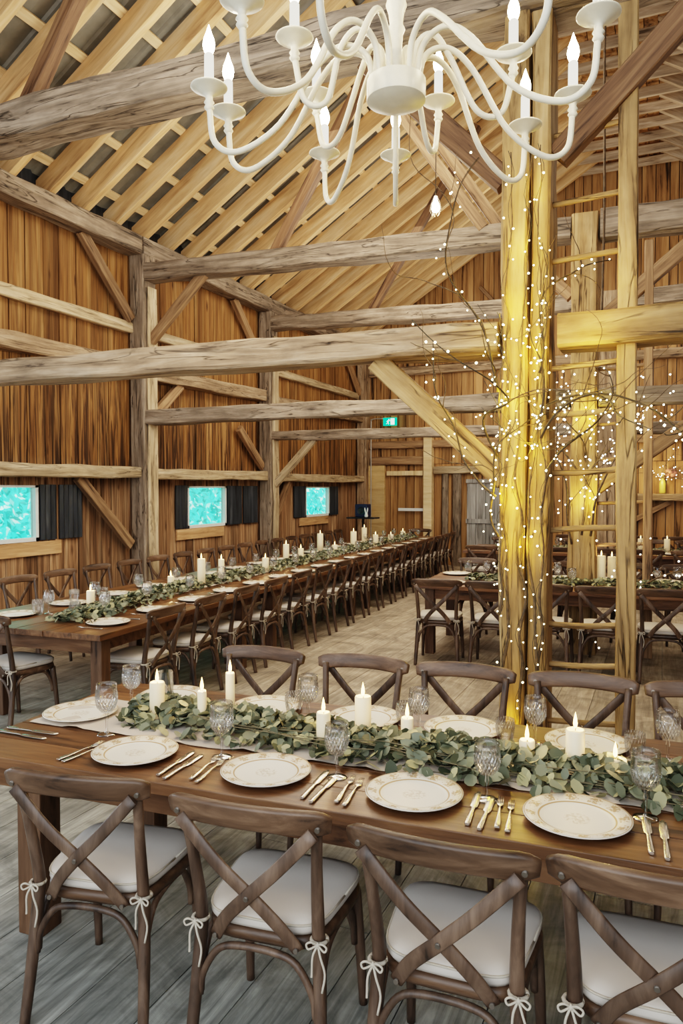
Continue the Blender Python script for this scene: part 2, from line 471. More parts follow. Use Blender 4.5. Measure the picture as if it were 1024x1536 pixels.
# ---- floor
mb = MB(); x = -7.2; w = .0
while x < 5.7:
    w = rnd.uniform(.24, .30); y = -3.0 + rnd.uniform(-2, 0)
    while y < 17.2:
        L = rnd.uniform(2.4, 4.2)
        mb.box(x, x + w - .004, max(y, -3.2), min(y + L - .004, 17.2), -.03, 0)
        y += L
    x += w
tag(obj('floor', mb.mesh('floor', M['floor'])), 'worn grey-brown wooden plank floor of the barn', 'floor', kind='structure')
mb = MB(); mb.box(-7.3, 5.8, -3.3, 17.3, -.12, -.035)
tag(obj('floor_slab', mb.mesh('floor_slab', M['black'])), 'dark ground under the floor boards', 'floor', kind='structure')

# ---- left wall with three window openings
WINS = [(5.55, 6.70, 1.17, 1.84), (9.74, 10.87, 1.17, 1.84), (13.94, 15.15, 1.20, 1.84)]
mb = MB(); y = 1.0
def vboard(mb, a, b, z0, z1, jag=.02):
    mb.box(XW - .03 - rnd.uniform(0, .008), XW - rnd.uniform(0, .014), a, b, z0, z1)
y = 1.0
while y < YE:                                       # upper boards
    w = rnd.uniform(.22, .33); vboard(mb, y, min(y + w - .015, YE), 2.0, 5.25); y += w
y = 1.0
edges = sorted([e for q in WINS for e in q[:2]])
while y < YE:                                       # lower boards, cut at the windows
    w = rnd.uniform(.17, .27); b = y + w
    for e in edges:
        if y < e - .02 and b > e - .05: b = e if e - y > .05 else b; break
    inside = [q for q in WINS if q[0] - .01 <= y and b <= q[1] + .01]
    if inside:
        q = inside[0]; vboard(mb, y, b - .013, 0, q[2]); vboard(mb, y, b - .013, q[3], 2.0)
    else: vboard(mb, y, min(b - .013, YE), 0, 2.0)
    y = b
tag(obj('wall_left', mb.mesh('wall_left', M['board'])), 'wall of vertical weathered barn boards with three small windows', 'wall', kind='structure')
mb = MB(); z0 = -.05
prev = 1.0
for q in WINS + [(YE + .2, YE + .3, 0, 0)]:
    mb.box(XW - .07, XW - .045, prev, q[0], z0, 5.3)
    if q[2]:
        mb.box(XW - .07, XW - .045, q[0], q[1], z0, q[2]); mb.box(XW - .07, XW - .045, q[0], q[1], q[3], 5.3)
    prev = q[1]
tag(obj('wall_left_backing', mb.mesh('wall_left_backing', M['black'])), 'dark outer skin behind the side boards', 'wall', kind='structure')

mb = MB(); mb.box(XW - .06, XW - .02, 1.0, YE, 5.15, 5.66)
tag(obj('wall_left_eave', mb.mesh('wall_left_eave', M['shutter'])), 'dark boarding closing the eave above the wall plate', 'wall', kind='structure')
mb = MB(); x = -1.75
while x < .25:
    mb.box(x, x + .19, 1.2, YE, 8.70, 8.725); x += .2
tag(obj('ceiling_boards', mb.mesh('ceiling_boards', M['endboard'])), 'brown boards lying on the collar ties under the ridge', 'ceiling', kind='structure')
# ---- end wall up into the gable, right wall
mb = MB(); x = XW
while x < XR:
    w = rnd.uniform(.17, .28); b = min(x + w - .014, XR); d = rnd.uniform(0, .012)
    zt = min(zroof(x), zroof(b)) + .1
    y0 = YE - d
    for (za, zb) in ((0, 2.38), (2.39, 4.72), (4.73, zt)):
        dd = rnd.uniform(0, .012)
        if zb > za and zb < 4.8: mb.box(x, b, YE - dd, YE + .03, za, zb)
        elif zb > za:
            t0, t1 = zroof(x) + .34, zroof(b) + .34
            mb.add([(p, q, zz) for q in (YE - dd, YE + .03) for (p, zz) in ((x, za), (b, za), (b, t1), (x, t0))], [(0, 1, 2, 3), (7, 6, 5, 4), (0, 4, 5, 1), (1, 5, 6, 2), (2, 6, 7, 3), (3, 7, 4, 0)])
    x += w
tag(obj('wall_end', mb.mesh('wall_end', M['endboard'])), 'far gable wall of vertical brown boards', 'wall', kind='structure')
mb = MB()
mb.add([(XW - .1, YE + .06, -.05), (XR + .1, YE + .06, -.05), (XR + .1, YE + .06, 5.4), (-.75, YE + .06, 9.4), (XW - .1, YE + .06, 5.4)], [(0, 1, 2, 3, 4)])
tag(obj('wall_end_backing', mb.mesh('wall_end_backing', M['black'])), 'dark outer skin behind the gable boards', 'wall', kind='structure')
mb = MB(); y = -3.0
while y < YE:
    w = rnd.uniform(.22, .3); mb.box(XR, XR + .03, y, min(y + w - .008, YE), 0, 5.3); y += w
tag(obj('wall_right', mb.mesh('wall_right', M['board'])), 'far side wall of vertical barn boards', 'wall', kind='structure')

# ---- roof: sheets, battens, rafters, collar ties
def roof_sheet(name, xa, xb, lab):
    mb = MB(); off = .36
    n = 60
    for i in range(n):
        ya = 1.0 + i * (YE + .3 - 1.0) / n; yb = 1.0 + (i + 1) * (YE + .3 - 1.0) / n; ym = (ya + yb) / 2 - .04
        za, zb = zroof(xa) + off, zroof(xb) + off
        mb.add([(xa, ya, za), (xb, ya, zb), (xb, ym, zb), (xa, ym, za)], [(0, 1, 2, 3)])
        mb.add([(xa, ym, za), (xb, ym, zb), (xb, yb - .02, zb + .03), (xa, yb - .02, za + .03)], [(0, 1, 2, 3)])
        mb.add([(xa, yb - .02, za + .03), (xb, yb - .02, zb + .03), (xb, yb, zb), (xa, yb, za)], [(0, 1, 2, 3)])
    tag(obj(name, mb.mesh(name, M['roof'])), lab, 'roof', kind='structure')
roof_sheet('roof_left', XW - .4, -.751, 'grey metal roof sheets above the pale rafters')
roof_sheet('roof_right', -.749, XR + .4, 'grey metal roof sheets of the other slope')
RY = [6.81 - .58 * k for k in range(8, 0, -1)] + [6.81 + .58 * k for k in range(0, 18)]
cosr = math.cos(math.atan(PITCHR))
for yy in RY:
    for side in (0, 1):
        xa, xb = (XW + .02, -.78) if side == 0 else (XR - .02, -.72)
        hh = .25; o2 = hh / 2 / cosr
        timber('rafter', (xa, yy, zroof(xa) + o2), (xb, yy, zroof(xb) + o2), .10, hh, M['rafter'] if side == 0 else M['collar'],
               'new pale pine rafter sloping up from the window wall' if side == 0 else 'old brown rafter of the slope beyond the centre posts',
               'rafter', jit=.001, ch=.003, group='pale pine rafters' if side == 0 else 'old brown rafters', segs=3)
    timber('collar_tie', (-1.85, yy + .07, 8.56), (.35, yy + .07, 8.56), .05, .17, M['collar'], 'old horizontal collar tie high under the ridge', 'collar tie', jit=.003, ch=.004, group='collar ties under the ridge', segs=4)
s = .25
while s < 7.2:
    for side in (0, 1):
        x = XW + s * cosr if side == 0 else XR - s * cosr
        sl = math.atan(PITCHR) * (1 if side == 0 else -1)
        up = (-math.sin(sl), 0, math.cos(sl))
        z = zroof(x) + .272 / cosr
        timber('roof_batten', (x, 1.2, z), (x, YE, z), .10, .04, M['batten'] if side == 0 else M['collar'],
               'pale pine batten running along the roof above the rafters' if side == 0 else 'old batten of the slope beyond the centre posts', 'batten',
               up=up, jit=.001, ch=.003, group='pale roof battens' if side == 0 else 'old roof battens', segs=3)
    s += .62

# ---- wall frame: plate, girts, posts, braces
def B(name, p0, p1, w, h, mat, label, cat='beam', **k): return timber(name, p0, p1, w, h, M[mat], label, cat, **k)
B('wall_plate_beam', (-6.76, 1.2, 5.16), (-6.76, 8.36, 5.16), .26, .25, 'hewn_grey', 'thick hewn wall plate under the rafters, length ahead of the first wall post', jit=.012)
B('wall_plate_beam', (-6.76, 8.40, 5.17), (-6.76, 17, 5.17), .26, .25, 'hewn_grey', 'thick hewn wall plate under the rafters, length behind the first wall post', jit=.012)
BAY = [(1.2, 4.75), (5.05, 8.36), (8.64, 11.95), (12.25, 16.72)]
bn = ['nearest the viewer', 'over the first window', 'over the second window', 'over the third window']
for (a, b), nm in zip(BAY, bn):
    B('upper_girt', (-6.85, a, 4.04), (-6.85, b, 4.04), .10, .145, 'girt', 'light horizontal rail high on the board wall, bay ' + nm, 'wall rail')
    B('middle_girt', (-6.80, a, 3.45), (-6.80, b, 3.50), .20, .20, 'hewn', 'heavy horizontal rail at mid height of the board wall, bay ' + nm, 'wall rail', jit=.012)
    B('lower_girt', (-6.77, a, 2.01), (-6.77, b, 2.03), .22, .155, 'girt', 'pale hewn rail just above window height, bay ' + nm, 'wall rail', jit=.012)
for y, nm in ((4.9, 'beside the nearest frame'), (8.5, 'between first and second window'), (12.1, 'between second and third window'), (16.85, 'in the far corner')):
    B('wall_post', (-6.74, y, 0), (-6.74, y, 5.04), .24, .28, 'hewn_grey' if y < 16 else 'hewn', 'tall hewn wall post ' + nm, 'post', up=(0, 1, 0), jit=.012)
    if 5 < y < 16:
        B('post_facing', (-6.60, y + .02, 0), (-6.60, y + .02, 4.6), .045, .20, 'girt', 'pale split plank on the wall post ' + nm, 'plank', up=(0, 1, 0), jit=.012)
wb = [((7.36, 5.06), (8.30, 4.14), 'from wall plate down to the first wall post'), ((7.26, 1.95), (8.26, 1.02), 'under the lower rail beside the first window'),
      ((10.98, 5.06), (11.95, 4.10), 'from wall plate down to the second wall post'), ((11.15, 2.85), (11.95, 2.2), 'low on the wall before the second post'),
      ((8.66, 2.75), (9.45, 3.38), 'rising behind the first wall post to the middle rail'), ((12.3, 1.1), (13.0, 1.93), 'under the lower rail behind the second post'), ((15.75, 5.06), (16.7, 4.1), 'high in the far corner')]
for (a, b, nm) in wb:
    B('wall_brace', (-6.79, a[0], a[1]), (-6.79, b[0], b[1]), .08, .14, 'brace', 'slanting brown brace on the board wall, ' + nm, 'brace', up=(0, 0, 1), jit=.004, ch=.006)

# ---- cross frames
# frame 1 (nearest)
B('tie_beam', (-6.7, 4.93, 4.98), (5.4, 4.93, 4.90), .38, .27, 'hewn_grey', 'massive rough-hewn upper tie beam of the nearest frame, behind the chandelier', jit=.02, ch=.03)
B('tie_beam', (-6.7, 4.93, 2.85), (-.99, 4.93, 2.78), .30, .20, 'hewn', 'long hewn lower beam of the nearest frame, window side of the lit post', jit=.012, ch=.02)
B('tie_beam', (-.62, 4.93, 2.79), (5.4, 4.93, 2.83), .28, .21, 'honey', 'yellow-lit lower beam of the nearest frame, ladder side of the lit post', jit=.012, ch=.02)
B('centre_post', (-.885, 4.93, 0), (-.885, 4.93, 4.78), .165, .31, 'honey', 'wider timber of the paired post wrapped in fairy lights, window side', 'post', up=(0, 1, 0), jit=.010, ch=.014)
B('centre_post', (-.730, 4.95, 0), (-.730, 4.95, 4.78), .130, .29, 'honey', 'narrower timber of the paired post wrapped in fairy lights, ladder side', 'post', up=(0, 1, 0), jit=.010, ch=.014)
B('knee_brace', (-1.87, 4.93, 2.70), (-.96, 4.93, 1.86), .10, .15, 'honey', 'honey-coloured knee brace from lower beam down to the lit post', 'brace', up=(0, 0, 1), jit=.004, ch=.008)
B('knee_brace', (-.64, 4.88, 3.88), (.35, 4.88, 4.84), .10, .16, 'strut', 'brown knee brace rising from the lit post across the ladder top', 'brace', up=(0, 0, 1), jit=.004, ch=.008)
B('knee_brace', (-.97, 4.93, 3.80), (-1.95, 4.93, 4.80), .10, .15, 'strut', 'brown knee brace rising from the lit post toward the chandelier', 'brace', up=(0, 0, 1), jit=.004, ch=.008)
B('roof_strut', (-5.17, 4.93, 5.08), (-3.55, 4.93, 7.30), .12, .13, 'strut', 'dark roof strut standing on the nearest upper tie beam', 'strut', up=(0, 1, 0), jit=.004, ch=.008)
# frame 2
B('tie_beam', (-6.62, 8.5, 4.80), (-.95, 8.5, 4.62), .28, .24, 'hewn_grey', 'grey upper tie beam of the second frame, window side', jit=.015, ch=.02)
B('tie_beam', (-.65, 8.5, 4.62), (5.4, 8.5, 4.60), .28, .30, 'hewn_grey', 'grey upper tie beam of the second frame, seen behind the ladder', jit=.015, ch=.02)
B('tie_beam', (-6.62, 8.5, 2.80), (-.95, 8.5, 2.78), .24, .20, 'hewn_grey', 'grey lower beam of the second frame, window side', jit=.015, ch=.02)
B('tie_beam', (-.65, 8.5, 2.78), (5.4, 8.5, 2.76), .24, .20, 'hewn_grey', 'grey lower beam of the second frame, behind the ladder', jit=.015, ch=.02)
B('centre_post', (-.80, 8.5, 0), (-.80, 8.5, 4.75), .28, .28, 'honey', 'second lit post with branches, seen through the ladder', 'post', up=(0, 1, 0), jit=.014, ch=.02)
B('knee_brace', (-.68, 8.5, 1.80), (.55, 8.5, 2.70), .10, .15, 'brace', 'dark knee brace from the second lit post up to its lower beam', 'brace', up=(0, 0, 1), jit=.004, ch=.008)
B('knee_brace', (-.66, 8.5, 3.60), (.40, 8.5, 4.48), .10, .15, 'brace', 'dark knee brace from the second lit post up to its upper beam', 'brace', up=(0, 0, 1), jit=.004, ch=.008)
B('knee_brace', (-6.60, 8.5, 3.86), (-5.72, 8.5, 4.70), .09, .13, 'brace', 'brown brace from first wall post up to the upper tie beam', 'brace', up=(0, 0, 1), jit=.004, ch=.006)
B('roof_strut', (-4.62, 8.5, 4.85), (-2.75, 8.5, 7.78), .12, .14, 'strut', 'dark roof strut rising from the second upper tie beam, leaning to the ridge', 'strut', up=(0, 1, 0), jit=.004, ch=.008)
B('roof_strut', (-1.90, 8.44, 4.74), (-3.58, 8.44, 7.22), .12, .16, 'brace', 'front timber of the paired strut behind the chandelier', 'strut', up=(0, 1, 0), jit=.004, ch=.008)
B('roof_strut', (-1.72, 8.60, 4.74), (-3.42, 8.60, 7.30), .12, .16, 'brace', 'rear timber of the paired strut behind the chandelier', 'strut', up=(0, 1, 0), jit=.004, ch=.008)
B('knee_brace', (-.95, 8.5, 3.9), (-1.60, 8.5, 4.55), .10, .12, 'brace', 'brace from the second lit post up under the grey tie beam', 'brace', up=(0, 0, 1), jit=.004, ch=.006)
# frame 3
B('tie_beam', (-6.62, 12.1, 4.83), (-.95, 12.1, 4.67), .26, .25, 'hewn_grey', 'upper tie beam of the third frame, window side', jit=.015, ch=.02)
B('tie_beam', (-.65, 12.1, 4.67), (5.4, 12.1, 4.65), .26, .25, 'hewn_grey', 'upper tie beam of the third frame, beyond the ladder', jit=.015, ch=.02)
B('tie_beam', (-6.62, 12.1, 2.78), (-.95, 12.1, 2.72), .24, .17, 'hewn_grey', 'dark lower beam of the third frame, window side', jit=.015, ch=.02)
B('tie_beam', (-.65, 12.1, 2.72), (5.4, 12.1, 2.72), .24, .17, 'hewn_grey', 'dark lower beam of the third frame, beyond the ladder', jit=.015, ch=.02)
B('centre_post', (-.80, 12.1, 0), (-.80, 12.1, 4.8), .26, .26, 'hewn', 'third centre post, half hidden behind the second lit post', 'post', up=(0, 1, 0), jit=.014, ch=.02)
B('knee_brace', (-6.60, 12.1, 1.88), (-5.80, 12.1, 2.70), .09, .13, 'girt', 'pale brace from the second wall post up to its lower beam', 'brace', up=(0, 0, 1), jit=.004, ch=.006)
B('roof_strut', (-4.68, 12.1, 4.90), (-2.85, 12.1, 7.70), .12, .13, 'strut', 'thin roof strut standing on the third upper tie beam', 'strut', up=(0, 1, 0), jit=.004, ch=.008)
# end wall framing
EY = 16.93
B('end_girt', (-6.6, EY, 4.60), (5.4, EY, 4.62), .14, .20, 'hewn', 'horizontal hewn beam across the far gable wall', jit=.01)
B('end_girt', (-6.6, EY, 2.86), (5.4, EY, 2.86), .14, .18, 'brace', 'brown rail across the far wall at beam height', 'wall rail', jit=.01)
B('end_girt', (-4.98, EY, 2.24), (-3.05, EY, 2.24), .14, .17, 'girt', 'grey-white rail above the old grey door', 'wall rail', jit=.01)
B('door_header', (-6.55, EY, 2.47), (-5.2, EY, 2.47), .12, .20, 'brace', 'brown header board over the pale door opening', 'door header', jit=.006)
B('end_post', (-5.10, EY - .03, 0), (-5.10, EY - .03, 3.25), .22, .20, 'pine', 'pale new pine post on the far wall', 'post', up=(1, 0, 0), jit=.002, ch=.006)
B('end_strip', (-6.15, EY - .02, 2.17), (-5.24, EY - .02, 2.17), .05, .11, 'pine', 'cream wooden strip beside the pale pine post', 'board', jit=.002, ch=.004)
B('end_panel', (-6.42, EY + .01, 0), (-6.42, EY + .01, 2.36), .10, .42, 'paleply', 'tall plain blond panel near the far corner', 'panel', up=(1, 0, 0), jit=.002, ch=.004)
B('door_bar', (-5.85, EY - .04, 1.30), (-5.22, EY - .04, 1.30), .04, .07, 'plaster', 'pale horizontal bar across the far brown door', 'door bar', jit=.001, ch=.004)
for i, (xx, ww) in enumerate(((-4.42, .20), (-4.70, .14))):
    B('end_plank', (xx, EY, 0), (xx, EY, 2.15), .08, ww, 'hewn_grey', ['wide', 'narrow'][i] + ' grey upright plank beside the old grey door', 'plank', up=(1, 0, 0), jit=.006)
B('end_shelf', (-.50, EY - .05, 1.62), (3.5, EY - .05, 1.62), .22, .15, 'hewn', 'horizontal beam used as a shelf on the far wall beyond the ladder', jit=.008)
B('knee_brace', (-.85, EY, .98), (.12, EY, 1.52), .08, .11, 'brace', 'small brace under the shelf beam on the far wall', 'brace', up=(0, 0, 1), jit=.004, ch=.006)
B('gable_brace', (-2.4, EY, 4.7), (-3.9, EY, 6.4), .08, .12, 'brace', 'slanting brace high in the far gable', 'brace', up=(0, 1, 0), jit=.004, ch=.006)
B('gable_post', (-.75, EY, 4.7), (-.75, EY, 8.5), .16, .18, 'brace', 'upright post in the middle of the far gable', 'post', up=(1, 0, 0), jit=.004, ch=.006)
mb = MB(); x = -4.18
for i in range(4):
    mb.box(x, x + .21, EY - .02, EY + .04, .02, 1.92, .004); x += .218
d = obj('door_1', mb.mesh('door_1', M['greyboard'])); tag(d, 'old grey boarded door in the far wall', 'door', kind='structure')
mb = MB(); mb.box(-4.2, -3.28, EY - .05, EY - .02, 1.0, 1.10, .004); mb.box(-4.2, -3.28, EY - .05, EY - .02, 1.93, 2.02, .004)
obj('ledge', mb.mesh('door_ledge', M['greyboard']), d)

# ------------------------------------------------------------------ windows
def window(i, q, left, rights, lab):
    y0, y1, z0, z1 = q
    w = thing('window_%d' % i, lab, 'window', (XW, (y0 + y1) / 2, z0)); w['kind'] = 'structure'
    off = Vector(w.location)
    def part(nm, mb, m):
        o = obj(nm, mb.mesh(nm, M[m]), w); o.matrix_parent_inverse = Matrix.Translation(-off); return o
    mb = MB()
    t = .045
    mb.box(XW - .06, XW + .02, y0, y0 + t, z0, z1); mb.box(XW - .06, XW + .02, y1 - t, y1, z0, z1)
    mb.box(XW - .06, XW + .02, y0, y1, z0, z0 + t); mb.box(XW - .06, XW + .02, y0, y1, z1 - t * .6, z1)
    part('window_frame', mb, 'plaster')
    mb = MB(); mb.box(XW - .035, XW - .03, y0 + t, y1 - t, z0 + t, z1 - t * .6); part('pane', mb, 'pane')
    mb = MB(); mb.box(XW + .004, XW + .035, y0 - .3, y1 + (.35 if i == 1 else -.1), z0 - .17, z0 - .005, .004); part('sill_board', mb, 'silltrim')
    for (a, b) in [left] * bool(left) + rights:
        mb = MB(); n = max(2, int((b - a) / .075))
        for k in range(n):
            ya, yb = a + (b - a) * k / n, a + (b - a) * (k + 1) / n; ym = (ya + yb) / 2
            for (p, r_, xp, xr) in ((ya, ym, .03, .055), (ym, yb, .055, .03)):
                mb.add([(XW + xp, p, z0 + .01), (XW + xr, r_, z0 + .01), (XW + xr, r_, z1 + .01), (XW + xp, p, z1 + .01)], [(0, 1, 2, 3)])
        mb.box(XW + .012, XW + .028, a, b, z0 + .01, z1 + .01)
        part('shutter', mb, 'shutter')
window(1, WINS[0], None, [(6.72, 6.98), (7.03, 7.42)], 'small window with cyan greenery and dark shutter, nearest the viewer')
window(2, WINS[1], (9.42, 9.73), [(10.89, 11.36), (11.42, 11.92)], 'small window between the two wall posts, with dark shutters on both sides')
window(3, WINS[2], (13.40, 13.92), [(15.17, 15.6)], 'small window near the far corner with dark shutters')
# greenery outside
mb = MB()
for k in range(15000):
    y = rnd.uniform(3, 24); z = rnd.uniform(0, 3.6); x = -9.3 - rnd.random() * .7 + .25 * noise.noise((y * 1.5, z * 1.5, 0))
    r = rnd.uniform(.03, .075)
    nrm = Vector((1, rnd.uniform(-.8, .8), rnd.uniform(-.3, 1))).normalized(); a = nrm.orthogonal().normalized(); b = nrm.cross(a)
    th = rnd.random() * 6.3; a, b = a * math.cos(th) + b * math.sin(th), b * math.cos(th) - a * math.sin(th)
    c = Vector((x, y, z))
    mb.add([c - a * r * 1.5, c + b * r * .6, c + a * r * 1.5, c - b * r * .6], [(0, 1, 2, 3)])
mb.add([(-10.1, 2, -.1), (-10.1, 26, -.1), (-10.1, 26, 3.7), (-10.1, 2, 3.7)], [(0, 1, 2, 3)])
tag(obj('exterior_hedge', mb.mesh('exterior_hedge', M['hedge'])), 'bright sunlit cyan-green leaves with added glow, seen outside the windows', 'hedge', kind='stuff')
mb = MB(); mb.box(-14, -7.0, -2, 26, -.2, -.1)
tag(obj('exterior_ground', mb.mesh('exterior_ground', M['stem'])), 'ground outside the barn wall', 'ground', kind='structure')

# ------------------------------------------------------------------ chair
def seat_outline(a, b, k=36, e=.42):
    o = []
    for j in range(k):
        t = 2 * PI * j / k
        cx, cy = math.cos(t), math.sin(t)
        x = a * math.copysign(abs(cx) ** e, cx); y = b * math.copysign(abs(cy) ** e, cy)
        o.append((x * (1 + .10 * y / b), y))
    return o
def puff(mb, ol, prof):
    k = len(ol)
    vs = [(x * s, y * s, z) for s, z in prof for x, y in ol]
    n = len(prof)
    fs = [(i * k + j, i * k + (j + 1) % k, (i + 1) * k + (j + 1) % k, (i + 1) * k + j) for i in range(n - 1) for j in range(k)]
    fs += [tuple(reversed(range(k))), tuple((n - 1) * k + j for j in range(k))]
    mb.add(vs, fs, True)
def chair_parts():
    P = []
    SH = .455
    ol = seat_outline(.215, .205)
    mb = MB(); puff(mb, ol, [(.90, SH - .042), (.98, SH - .038), (1.0, SH - .02), (.99, SH - .004), (.9, SH)])
    P.append(('seat_frame', mb.mesh('seat_frame', M['crest'])))
    mb = MB(); puff(mb, seat_outline(.212, .208), [(.88, SH + .001), (.96, SH + .004), (1.0, SH + .018), (.995, SH + .034), (.95, SH + .047), (.80, SH + .054), (.5, SH + .058), (.15, SH + .058)])
    cm = mb.mesh('seat_cushion', M['cushion'])
    mb = MB(); pp = [Vector((x * .992, y * .992, SH + .036)) for x, y in seat_outline(.212, .208)]; mb.tube(pp + [pp[0]], .0035, 6)
    P.append(('seat_cushion', cm, [('piping', mb.mesh('piping', M['ribbon']))]))
    for sx in (-1, 1):                                   # rear legs run up into the back posts
        mb = MB(); path = bez([(sx * .215, -.262, 0), (sx * .207, -.232, .18), (sx * .196, -.205, .40), (sx * .192, -.205, .50), (sx * .200, -.240, .68), (sx * .212, -.275, .845)], 6)
        mb.tube(path, [.0172 + .004 * math.sin(PI * min(1, i / (len(path) - 1) * 1.2)) for i in range(len(path))], 10)
        P.append(('leg', mb.mesh('rear_leg', M['chair'])))
    for sx in (-1, 1):
        mb = MB(); path = bez([(sx * .215, .205, 0), (sx * .208, .185, .22), (sx * .195, .165, SH - .03)], 6)
        mb.tube(path, [.0145 + .0075 * i / (len(path) - 1) for i in range(len(path))], 10)
        P.append(('leg', mb.mesh('front_leg', M['chair'])))
    # crest rail, bowed to the rear
    mb = MB(); path = []; sec = []; n = 20; W = .256
    for i in range(n + 1):
        t = -1 + 2 * i / n
        path.append((t * W, -.272 - .050 * (1 - t * t), .848 + .010 * (1 - t * t)))
        hh = .078 - .030 * max(0, (abs(t) - .80) / .20) ** 2
        sec.append(rrect(hh, .026 - .006 * max(0, (abs(t) - .85) / .15), .0085, 2))
    mb.sweep(path, sec, [(0, -.25, 1)] * (n + 1))
    bl = []
    for sx in (-1, 1):
        bm_ = MB(); bm_.tube([(sx * .222, -.268, .845), (sx * .222, -.303, .838)], .008, 8); bl.append(('bolt', bm_.mesh('crest_bolt', M['brass'])))
    P.append(('crest_rail', mb.mesh('crest_rail', M['crest']), bl))
    for sx in (-1, 1):
        mb = MB()
        path = bez([(sx * .212, -.304, .828), (sx * .10, -.298, .705), (sx * 0, -.282 - .006 * sx, .605), (-sx * .085, -.252, .512), (-sx * .135, -.222, .432)], 5)
        mb.sweep(path, [rrect(.041, .012, .004, 1)] * len(path), [(path[min(i + 1, len(path) - 1)] - path[max(i - 1, 0)]).cross(Vector((0, -1, .15))) for i in range(len(path))])
        bl = []
        if sx > 0: b = MB(); b.tube([(0, -.282, .605), (0, -.300, .602)], .0075, 8); bl.append(('bolt', b.mesh('slat_bolt', M['brass'])))
        b = MB(); b.tube([(-sx * .132, -.220, .437), (-sx * .132, -.240, .437)], .0075, 8); bl.append(('bolt', b.mesh('slat_bolt', M['brass'])))
        P.append(('cross_slat', mb.mesh('cross_slat', M['chair']), bl))
    def arch(p0, p1, top, inset):
        p0, p1 = Vector(p0), Vector(p1); mid = (p0 + p1) / 2
        q = [p0, p0.lerp(p1, .03) + Vector((0, 0, .07)), p0.lerp(p1, .16) + Vector((0, 0, top * .86)), p0.lerp(p1, .34) + Vector((0, 0, top)), p0.lerp(p1, .66) + Vector((0, 0, top)), p0.lerp(p1, .84) + Vector((0, 0, top * .86)), p0.lerp(p1, .97) + Vector((0, 0, .07)), p1]
        m = MB(); m.tube(bez(q, 4), .0115, 8); return m.mesh('arch_brace', M['chair'])
    P.append(('arch_brace', arch((-.190, -.222, .235), (.190, -.222, .235), .175, 0)))
    P.append(('arch_brace', arch((-.190, .178, .235), (.190, .178, .235), .175, 0)))
    for sx in (-1, 1):
        P.append(('arch_brace', arch((sx * .196, -.205, .235), (sx * .194, .165, .235), .175, 0)))
    for sx in (-1, 1):                                   # cotton bow round the rear post
        m = MB(); c = Vector((sx * .196, -.205, SH + .012))
        m.tube([c + Vector((math.cos(a) * .024, math.sin(a) * .024, 0)) for a in [2 * PI * i / 12 for i in range(13)]], .006, 6)
        k = c + Vector((sx * .004, -.028, 0))
        for d in (-1, 1):
            m.tube(bez([k, k + Vector((d * .017, -.012, .012)), k + Vector((d * .031, -.012, .003)), k + Vector((d * .024, -.012, -.010)), k], 4), .0032, 6)
            m.tube(bez([k, k + Vector((d * .012, -.010, -.03)), k + Vector((d * .020 + .004, -.006, -.08)), k + Vector((d * .016, -.008, -.115 - .02 * d))], 4), [.0036] * 13, 6)
        m.lathe([(0, -.008), (.008, -.004), (.008, .004), (0, .008)], 8, c=k)
        P.append(('cushion_tie', m.mesh('cushion_tie', M['ribbon'])))
    return P
CHAIR = chair_parts()
def chair(u, v, rz, label, group, jit=.03):
    x, y = fur(u, v)
    o = thing('dining_chair', label, 'chair', (x, y, 0), A3 + rad(rz) + rnd.uniform(-jit, jit), group)
    return build(CHAIR, o)
ORD = ['first', 'second', 'third', 'fourth', 'fifth', 'sixth', 'seventh', 'eighth', 'ninth', 'tenth', 'eleventh', 'twelfth', 'thirteenth', 'fourteenth', 'fifteenth', 'sixteenth', 'seventeenth', 'eighteenth']

# ------------------------------------------------------------------ tables
def table(u0, u1, v0, v1, label, lv=None, legs=None, along='u', lw=.05):
    o = thing('farm_table', label, 'table', fur3((u0 + u1) / 2, (v0 + v1) / 2, 0), A3, 'long farm tables')
    cu, cv = (u0 + u1) / 2, (v0 + v1) / 2
    a, b = (u1 - u0) / 2, (v1 - v0) / 2
    mb = MB(); n = 6
    if along == 'u':
        for i in range(n):
            mb.box(-a + rnd.uniform(0, .006), a - rnd.uniform(0, .006), -b + 2 * b * i / n + .0012, -b + 2 * b * (i + 1) / n - .0012, .718, .762, .004)
    else:
        for i in range(n):
            mb.box(-a + 2 * a * i / n + .0012, -a + 2 * a * (i + 1) / n - .0012, -b + rnd.uniform(0, .006), b - rnd.uniform(0, .006), .718, .762, .004)
    me = mb.mesh('tabletop', M['tabletop'])
    if along == 'v':                       # turn the board grain along the table
        me.transform(Matrix.Rotation(-PI / 2, 4, 'Z')); t = obj('tabletop', me, o); t.rotation_euler = (0, 0, PI / 2)
    else: obj('tabletop', me, o)
    ia, ib = a - .14, b - .10
    for (x0, x1, y0, y1) in ((-ia, ia, -ib, -ib + .03), (-ia, ia, ib - .03, ib), (-ia, -ia + .03, -ib + .03, ib - .03), (ia - .03, ia, -ib + .03, ib - .03)):
        mb = MB(); mb.box(x0, x1, y0, y1, .60, .716, .003); obj('apron', mb.mesh('apron', M['apron']), o)
    for (x, y) in legs or [(sx * (ia - .03), sy * (ib - .03)) for sx in (-1, 1) for sy in (-1, 1)]:
        mb = MB(); mb.box(x - lw, x + lw, y - lw, y + lw, 0, .715, .005); obj('leg', mb.mesh('table_leg', M['tableleg']), o)
    return o
table(-2.48, 2.30, 2.19, 3.30, 'dark-stained farm table in front, laid with plates and a eucalyptus garland', legs=[(sx * 2.11, sy * .385) for sx in (-1, 1) for sy in (-1, 1)], lw=.058)
seg = [(4.27, 7.15), (7.17, 10.05), (10.07, 12.95), (12.97, 15.75)]
